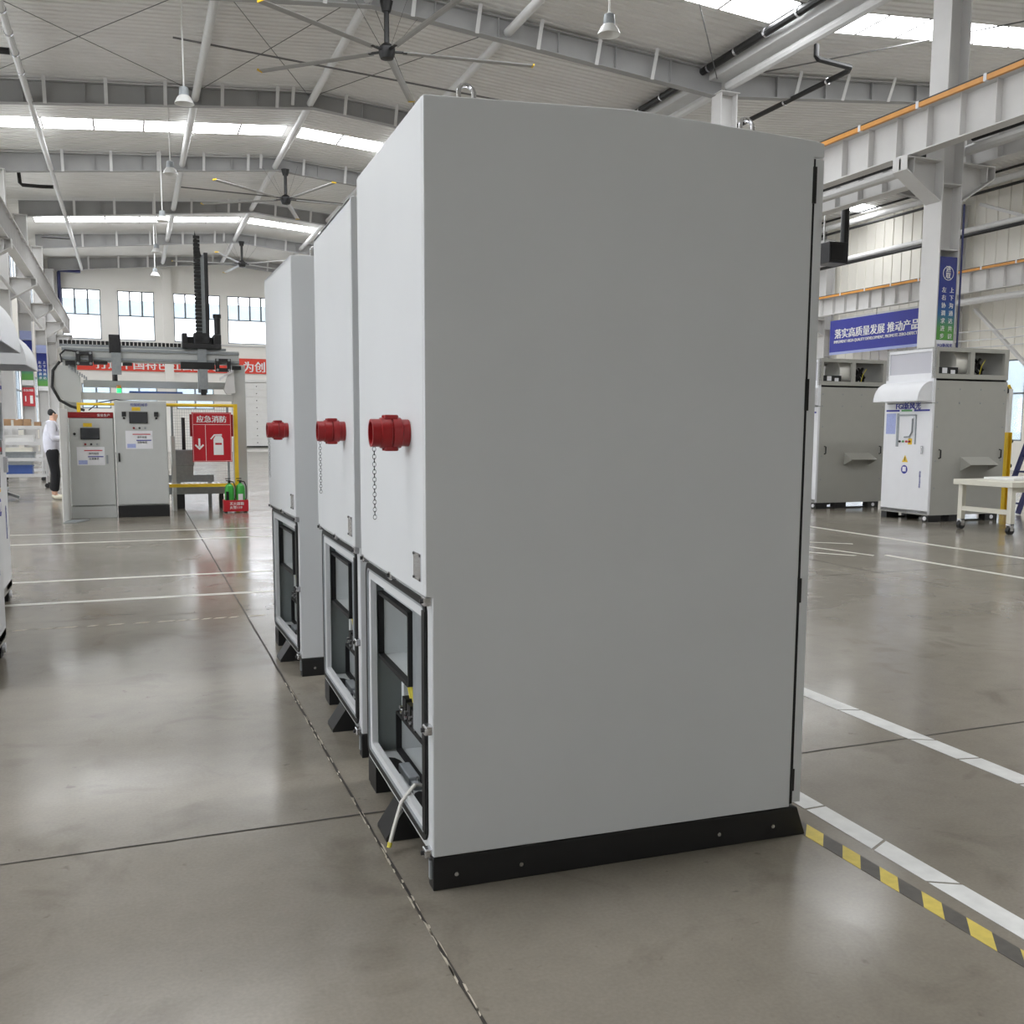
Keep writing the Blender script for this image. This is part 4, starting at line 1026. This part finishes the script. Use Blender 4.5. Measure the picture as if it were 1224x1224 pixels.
wg.build('way_cover', M_GALV, gf)
wg = MB()
for k in range(8): wg.box(1.38 + k * .025, 1.395 + k * .025, -.24, -.19, 2.10 + k * .018, 2.15 + k * .018)
wg.build('way_cover', M_PAPER, gf)
def carriage(x, z, lab):
    c = MB(); c.box(x - .12, x + .12, -.2, -.13, z - .11, z - .05); c.box(x - .12, x + .12, -.2, -.13, z + .05, z + .10); c.box(x - .12, x - .06, -.2, -.13, z - .05, z + .05); c.box(x + .06, x + .12, -.2, -.13, z - .05, z + .05)
    c = c.build('bearing_block', M_DARK, gf)
    for dx in (-.09, .09):
        for dz in (-.08, .08): MB().cyl((x + dx, -.2, z + dz), (x + dx, -.22, z + dz), .02, 8).build('cap_screw', M_GALV, c)
carriage(-.63, 2.40, 0); carriage(1.44, 2.35, 0)
dk = MB(); dk.box(-.9, -.76, -.22, -.12, 2.28, 2.36); dk.box(-.5, -.3, -.2, -.13, 2.31, 2.36); dk.box(-.08, .06, -.2, -.13, 2.30, 2.35); dk.box(1.58, 1.72, -.2, -.13, 2.28, 2.34)
dk.build('drive_shaft', M_BLACK, gf)
MB().box(-.27, -.10, -.16, .1, 2.5, 2.78).build('lift_head', M_DARK, gf, bevel=.01); MB().box(-.24, -.10, -.18, -.13, 2.16, 2.5).build('lift_slide', M_GALV, gf); MB().cyl((-.2, -.15, 2.06), (-.2, -.15, 2.16), .04, 10).build('gripper', M_DARK, gf)
# mast carriage
cr = MB(); cr.box(.82, 1.42, -.2, .12, 2.60, 2.68); cr.box(.82, .9, -.2, .1, 2.68, 2.84); cr.box(1.0, 1.24, -.2, .1, 2.68, 2.85); cr.box(1.3, 1.42, -.2, .1, 2.68, 2.83); cr.box(.9, 1.3, -.05, .1, 2.68, 2.8)
cr.build('mast_carriage', M_DARK, gf, bevel=.008)
ms = box('mast', M_GALV, gf, 1.05, 1.19, -.16, -.02, 1.9, 4.08)
lk = MB()
z = 2.7
while z < 4.36: lk.box(1.03, 1.13, -.21, -.16, z, z + .045); z += .06
lk.build('mast_chain', M_BLACK, gf); MB().prism([(1.03, 4.05), (1.15, 4.05), (1.09, 4.3), (1.055, 4.44)], 1, -.2, -.16).build('chain_end', M_BLACK, gf)
box('mast_rail', M_DARK, gf, 1.19, 1.25, -.14, -.04, 2.7, 4.12)
MB().cyl((1.37, -.1, 2.84), (1.37, -.1, 3.10), .05, 12).cyl((1.37, -.1, 3.10), (1.37, -.1, 3.16), .065, 12).build('servo_motor', M_DARK, gf, smooth=True)
box('cross_arm', M_BLACK, gf, .78, 1.30, -.28, -.16, 2.27, 2.38); box('hand_axis', M_GALV, gf, 1.06, 1.19, -.28, -.18, 1.95, 2.27); box('hand', M_DARK, gf, 1.08, 1.16, -.29, -.17, 1.86, 1.95)
MB().tube([(-.98, -.16, 2.34), (-1.08, -.2, 2.2), (-1.1, -.22, 1.95), (-1.0, -.22, 1.75), (-.85, -.2, 1.66), (-.66, -.3, 1.60)], .022, 8).build('cable_hose', M_BLACK, gf, smooth=True)
MB().tube([(-.72, -.16, 2.5), (-.9, -.16, 2.52), (-.97, -.16, 2.45), (-.95, -.16, 2.33)], .016, 8).build('cable_hose', M_DARK, gf, smooth=True)
MB().tube([(-.6, -.2, 1.6), (-.45, -.2, 1.72), (-.2, -.2, 1.77), (0, -.2, 1.75)], .009, 6).build('cable_hose', M_DARK, gf)
bb = box('spreader_bar', M_BIN, gf, .0, .82, .2, .3, 1.86, 1.92)
sl_ = MB().cyl((-.15, -.05, 1.74), (-.15, -.05, 1.88), .02, 8).build('signal_stem', M_WHITE, gf); MB().cyl((-.15, -.05, 1.88), (-.15, -.05, 1.95), .035, 12).build('signal_lamp', M_GREENLAMP, sl_); MB().cyl((-.15, -.05, 1.95), (-.15, -.05, 2.0), .035, 12).build('signal_lamp', M_ORANGE, sl_)
# pallet mechanism under the mast
box('support_plate', M_CTRL, gf, .60, .66, -.2, .1, 0, 1.2); MB().box(.62, .95, -.15, .1, .72, .98).build('fixture', M_GALV, gf, bevel=.01); MB().cyl((.8, -.02, .98), (.8, -.02, 1.5), .03, 10).build('fixture_post', M_DARK, gf); box('fixture_base', M_GALV, gf, .6, .93, -.15, .1, .50, .72)

# yellow safety rail
yr = thing('safety_rail', 'yellow tubular safety rail holding the fire sign', 'rail', (0, 16.45, 0))
MB().tube([(.535, 0, 1.69), (1.55, 0, 1.69)], .025, 8).build('top_rail', M_YELLOW, yr); MB().box(1.545, 1.605, -.03, .03, 0, 1.715).build('post', M_YELLOW, yr)
box('low_rail', M_YELLOW, yr, .535, 1.55, -.03, .03, .40, .45); box('post', M_YELLOW, yr, -.75, -.70, -.03, .03, 0, 1.69); MB().tube([(-.75, 0, 1.69), (.535, 0, 1.69)], .02, 8).build('top_rail', M_YELLOW, yr)
cv = thing('roller_conveyor', 'grey steel roller conveyor behind the yellow rail', 'conveyor', (0, 17.2, 0))
box('side_beam', M_GALV, cv, .55, 1.5, -.02, .02, .24, .36); box('side_beam', M_GALV, cv, .55, 1.30, .4, .44, .42, .54); box('side_beam', M_GALV, cv, .55, 1.5, .8, .84, .24, .36)
for k in range(10): MB().cyl((.6 + k * .09, .02, .36), (.6 + k * .09, .8, .36), .03, 8).build('roller', M_CHROME, cv)
box('leg', M_DARK, cv, .62, .8, .0, .2, 0, .24); box('leg', M_DARK, cv, 1.35, 1.42, .0, .1, 0, .24); box('leg', M_DARK, cv, .62, .8, .62, .8, 0, .24); box('leg', M_GALV, cv, .7, .76, .38, .42, 0, .42); box('leg', M_GALV, cv, 1.2, 1.26, .38, .42, 0, .42)
mf = thing('mesh_fence', 'wire mesh fence panel behind the fire sign', 'fence', (0, 18.6, 0))
wm = MB()
for k in range(24): wm.box(.70 + k * .04, .703 + k * .04, -.002, .002, .15, 1.70)
for k in range(32): wm.box(.70, 1.62, -.002, .002, .15 + k * .05, .153 + k * .05)
w_ = wm.build('wire_mesh', M_GALV, mf); w_['kind'] = 'stuff'
box('post', M_GALV, mf, .67, .71, -.03, .03, 0, 1.75); box('post', M_GALV, mf, 1.62, 1.66, -.03, .03, 0, 1.75)

# fire sign
fsn = thing('fire_sign', 'large red fire point sign with extinguisher pictogram', 'sign', (.90, 16.36, 0))
box('board', M_REDSIGN, fsn, 0, .60, 0, .012, .80, 1.58); box('back_board', M_RED, fsn, -.03, .63, .02, .035, 1.2, 1.55)
text('lettering', '应急消防', .115, M_WPRINT, fsn, (.07, -.004, 1.43), '-y', .035)
pl = MB(); pl.box(.02, .58, -.002, 0, 1.385, 1.391); pl.box(.20, .206, -.002, 0, .815, 1.39)
for a in ((.012, .588, .812, .816), (.012, .588, 1.564, 1.568)): pl.box(a[0], a[1], -.002, 0, a[2], a[3])
pl.box(.012, .016, -.002, 0, .812, 1.568); pl.box(.584, .588, -.002, 0, .812, 1.568); pl.build('border_line', M_WPRINT, fsn)
MB().box(.09, .12, -.004, 0, 1.04, 1.17).prism([(.035, 1.06), (.105, .99), (.175, 1.06), (.16, 1.08), (.105, 1.03), (.05, 1.08)], 1, -.004, 0).build('arrow', M_WPRINT, fsn)
ex = MB(); ex.box(.32, .47, -.004, 0, .91, 1.16); ex.prism([(.32, 1.16), (.47, 1.16), (.44, 1.21), (.35, 1.21)], 1, -.004, 0); ex.prism([(.27, 1.165), (.33, 1.235), (.45, 1.24), (.45, 1.215), (.34, 1.215), (.29, 1.155)], 1, -.004, 0)
ex = ex.build('pictogram', M_WPRINT, fsn); box('pictogram_band', M_REDSIGN, ex, .345, .445, -.006, -.004, 1.07, 1.10)

# extinguisher stand
eb = thing('extinguisher_box', 'low red fire extinguisher box on the floor', 'box', (1.33, 16.12, 0))
MB().box(0, .38, 0, .012, .02, .20).box(0, .38, .2, .212, .02, .20).box(0, .012, .012, .2, .02, .20).box(.368, .38, .012, .2, .02, .20).box(.012, .368, .012, .2, .02, .035).build('tray', M_REDSIGN, eb, bevel=.002)
for x in (.02, .32): box('foot', M_BLACK, eb, x, x + .04, .02, .19, 0, .02)
text('lettering', '灭火器箱\n火警119', .055, M_WPRINT, eb, (.09, -.003, .125), '-y', .02, line=1.1)
def extinguisher(x, lab, paper):
    t = thing('fire_extinguisher', lab, 'extinguisher', (x, 16.225, .036), group='green fire extinguishers')
    MB().lathe([(.02, 0), (.068, .004), (.072, .02), (.072, .34), (.06, .39), (.03, .415), (.02, .43)], n=20).build('cylinder', M_EXT, t, smooth=True)
    MB().cyl((0, 0, .42), (0, 0, .47), .02, 10).box(-.05, .02, -.012, .012, .46, .475).box(-.06, .02, -.012, .012, .495, .508).build('valve', M_BLACK, t)
    MB().tube([(.02, 0, .455), (.06, -.02, .45), (.085, -.04, .38), (.082, -.05, .2), (.06, -.07, .12)], .01, 6).build('hose', M_BLACK, t, smooth=True)
    pp = [(.073 * math.cos(R(a)), .073 * math.sin(R(a))) for a in range(-125 if paper else -140, -55 if paper else -90, 10)]
    MB().add([(px, py, z) for z in ((.16, .26) if paper else (.1, .3)) for px, py in pp], [(i, i + 1, len(pp) + i + 1, len(pp) + i) for i in range(len(pp) - 1)]).build('label_sticker', M_PAPER if paper else M_TROUSER, t)
extinguisher(1.43, 'green fire extinguisher with dark label in the red box', False)
extinguisher(1.60, 'green fire extinguisher with white label in the red box', True)

# ------------------------------------------------------------------ racks and cart by the window wall
def rack(x, y, label, w=.9, d=.5, h=1.45, seed=1):
    rn = random.Random(seed)
    t = thing('wire_rack', label, 'rack', (x, y, 0), group='storage racks by the window wall')
    for px in (0, w - .03):
        for py in (0, d - .03): box('post', M_TUBE, t, px, px + .03, py, py + .03, .1, h); MB().cyl((px + .015, py, .05), (px + .015, py + .03, .05), .05, 10).build('castor', M_DARK, t)
    for k, z in enumerate((.25, .6, .95, 1.3)):
        s = MB()
        for q in range(8): s.box(.0, w, q * d / 8, q * d / 8 + .03, z, z + .015)
        s.build('shelf', M_TUBE, t); box('shelf_lip', M_TUBE, t, 0, w, -.01, 0, z - .01, z + .06)
    return t
def tote(x, y, z, w, d, h, m, label, group):
    t = thing('storage_tote', label, 'box', (x, y, z), group=group)
    MB().box(0, w, 0, .012, 0, h).box(0, w, d - .012, d, 0, h).box(0, .012, .012, d - .012, 0, h).box(w - .012, w, .012, d - .012, 0, h).box(.012, w - .012, .012, d - .012, 0, .012).build('bin', m, t)
    MB().box(-.012, w + .012, -.012, 0, h - .03, h).box(-.012, w + .012, d, d + .012, h - .03, h).build('rim', m, t)
rack(-2.65, 24.0, 'wire storage rack nearest the hooded cabinets', seed=2)
rack(-2.95, 27.0, 'second wire storage rack by the window wall', seed=5)
rack(-3.15, 30.5, 'third wire storage rack by the window wall', seed=9)
tote(-2.6, 24.05, .275, .55, .38, .22, M_BIN, 'blue tote on the bottom shelf of the near rack', 'totes on the racks')
tote(-2.6, 24.05, .625, .6, .38, .16, M_GALV, 'grey tote on the second shelf of the near rack', 'totes on the racks')
tote(-2.55, 24.05, .975, .55, .38, .18, M_WHITE, 'white tote on the third shelf of the near rack', 'totes on the racks')
tote(-2.9, 27.05, .625, .6, .38, .2, M_BENCH, 'cream tote on the second rack', 'totes on the racks')
tote(-2.9, 27.05, .275, .6, .38, .2, M_GALV, 'grey tote low on the second rack', 'totes on the racks')
for i, (x, y, z, w, h) in enumerate(((-2.6, 24.08, 1.325, .4, .16), (-2.15, 24.08, 1.325, .3, .12), (-2.9, 27.08, 1.325, .6, .2))):
    t = thing('carton', ['larger brown carton on the near rack top', 'smaller brown carton on the near rack top', 'brown carton on the second rack top'][i], 'carton', (x, y, z), group='cartons on rack tops')
    box('box_body', M_CARD, t, 0, w, 0, .3, 0, h, .003); box('tape', M_WTAPE2, t, w / 2 - .025, w / 2 + .025, -.001, .301, .0, h + .001)
ct = thing('platform_cart', 'low platform cart at the picture edge', 'cart', (-2.6, 19.6, 0))
box('deck', M_GALV, ct, -.35, .45, 0, .9, .18, .22); MB().bar((.2, .9, .2), (.62, .85, .03), .05, .05).build('tow_bar', M_GALV, ct)
for x in (-.3, .4):
    for y in (.05, .82): MB().cyl((x - .02, y, .09), (x + .02, y, .09), .09, 12).build('castor', M_BLACK, ct, smooth=True)
tag(MB().tube([(-3.9, 30, 6.2), (-3.4, 33, 5.7), (-3.1, 36, 5.3), (-2.9, 40, 4.9)], .05, 8).build('drain_hose', M_TUBE, smooth=True), 'sloping pale pipe by the window wall columns', 'pipe')

# ------------------------------------------------------------------ worker
def skin_mesh(name, verts, edges, radii, m, parent, root=0, sub=2):
    me = bpy.data.meshes.new(name); me.from_pydata(verts, edges, []); me.update(); me.materials.append(m)
    o = bpy.data.objects.new(name, me); COL.objects.link(o); o.parent = parent
    sk = o.modifiers.new('skin', 'SKIN'); sk.use_smooth_shade = True
    if not me.skin_vertices: 
        bm = bmesh.new(); bm.from_mesh(me); bm.verts.layers.skin.verify(); bm.to_mesh(me); bm.free()
    for i, r in enumerate(radii):
        sv = me.skin_vertices[0].data[i]; sv.radius = r if isinstance(r, tuple) else (r, r); sv.use_root = (i == root)
    ss = o.modifiers.new('sub', 'SUBSURF'); ss.levels = sub; ss.render_levels = sub
    return o
pn = thing('person', 'person in white jacket and black trousers working at the gantry', 'person', (-1.36, 20.05, 0), R(0))
# faces +x (towards the machine), arms forward
V = [(0, 0, .95), (0, 0, 1.15), (.01, 0, 1.35), (.03, 0, 1.45), (.05, 0, 1.53), (.06, 0, 1.60),
     (0, .09, .90), (.03, .095, .50), (-.02, .10, .09), (.08, .10, .05), (0, -.09, .90), (.05, -.09, .50), (.02, -.09, .09), (.12, -.09, .05),
     (.01, .19, 1.40), (.03, .22, 1.14), (.22, .19, 1.12), (.29, .17, 1.13), (.01, -.19, 1.40), (.03, -.22, 1.14), (.23, -.19, 1.14), (.30, -.17, 1.15)]
Ed = [(0, 1), (1, 2), (2, 3), (3, 4), (4, 5), (0, 6), (6, 7), (7, 8), (8, 9), (0, 10), (10, 11), (11, 12), (12, 13), (2, 14), (14, 15), (15, 16), (16, 17), (2, 18), (18, 19), (19, 20), (20, 21)]
rad = [.10, .10, .11, .05, .075, .078, .085, .058, .04, .035, .085, .058, .04, .035, .055, .045, .035, .03, .055, .045, .035, .03]
skin_mesh('body', V, Ed, rad, M_SKIN, pn)
Vj = [(0, 0, .80), (0, 0, 1.0), (-.01, 0, 1.2), (0, 0, 1.36), (.02, 0, 1.45), (.01, .19, 1.39), (.03, .23, 1.13), (.20, .20, 1.11), (.01, -.19, 1.39), (.03, -.23, 1.13), (.20, -.20, 1.13)]
Ej = [(0, 1), (1, 2), (2, 3), (3, 4), (3, 5), (5, 6), (6, 7), (3, 8), (8, 9), (9, 10)]
skin_mesh('jacket', Vj, Ej, [(.16, .19), (.165, .19), (.165, .19), (.15, .17), .075, .085, .07, .055, .085, .07, .055], M_HOODIE, pn)
Vt = [(0, 0, 1.02), (0, 0, .88), (0, .09, .80), (.025, .095, .48), (-.02, .10, .14), (0, -.09, .80), (.05, -.09, .48), (.02, -.09, .14)]
skin_mesh('trousers', Vt, [(0, 1), (1, 2), (2, 3), (3, 4), (1, 5), (5, 6), (6, 7)], [(.14, .165), (.14, .165), .11, .085, .075, .11, .085, .075], M_TROUSER, pn)
for x, y in ((.0, .10), (.04, -.09)):
    skin_mesh('shoe', [(x - .06, y, .055), (x + .02, y, .06), (x + .16, y, .04)], [(0, 1), (1, 2)], [.05, .052, .036], M_SHOE, pn)
skin_mesh('hair', [(.005, 0, 1.53), (.02, 0, 1.60), (.06, 0, 1.635)], [(0, 1), (1, 2)], [.075, .092, .088], M_HAIR, pn)
fc = MB(); fc.lathe([(.004, .0), (.014, .01), (.006, .04)], (.142, 0, 1.545), 2, 8); fc.build('nose', M_SKIN, pn, smooth=True)
for s in (-1, 1):
    MB().lathe([(.002, -.012), (.012, 0), (.002, .012)], (.135, s * .032, 1.575), 2, 8).build('eye', M_BLACK, pn)
    MB().lathe([(.004, -.03), (.018, -.01), (.02, .015), (.006, .03)], (.055, s * .088, 1.56), 2, 8).build('ear', M_SKIN, pn, smooth=True)
    hx, hz_ = (.31, 1.13) if s > 0 else (.32, 1.15)
    for k in range(4):
        yy = s * .17 + (k - 1.5) * .019
        L_ = (.062, .075, .07, .055)[k]
        skin_mesh('finger', [(hx - .01, yy, hz_ + .005), (hx + L_ * .55, yy, hz_), (hx + L_, yy, hz_ - .025)], [(0, 1), (1, 2)], [.009, .0085, .007], M_SKIN, pn, sub=1)
    skin_mesh('thumb', [(hx - .03, s * .17 - s * .03, hz_ + .005), (hx + .01, s * .17 - s * .055, hz_), (hx + .04, s * .17 - s * .05, hz_ - .01)], [(0, 1), (1, 2)], [.011, .01, .008], M_SKIN, pn, sub=1)
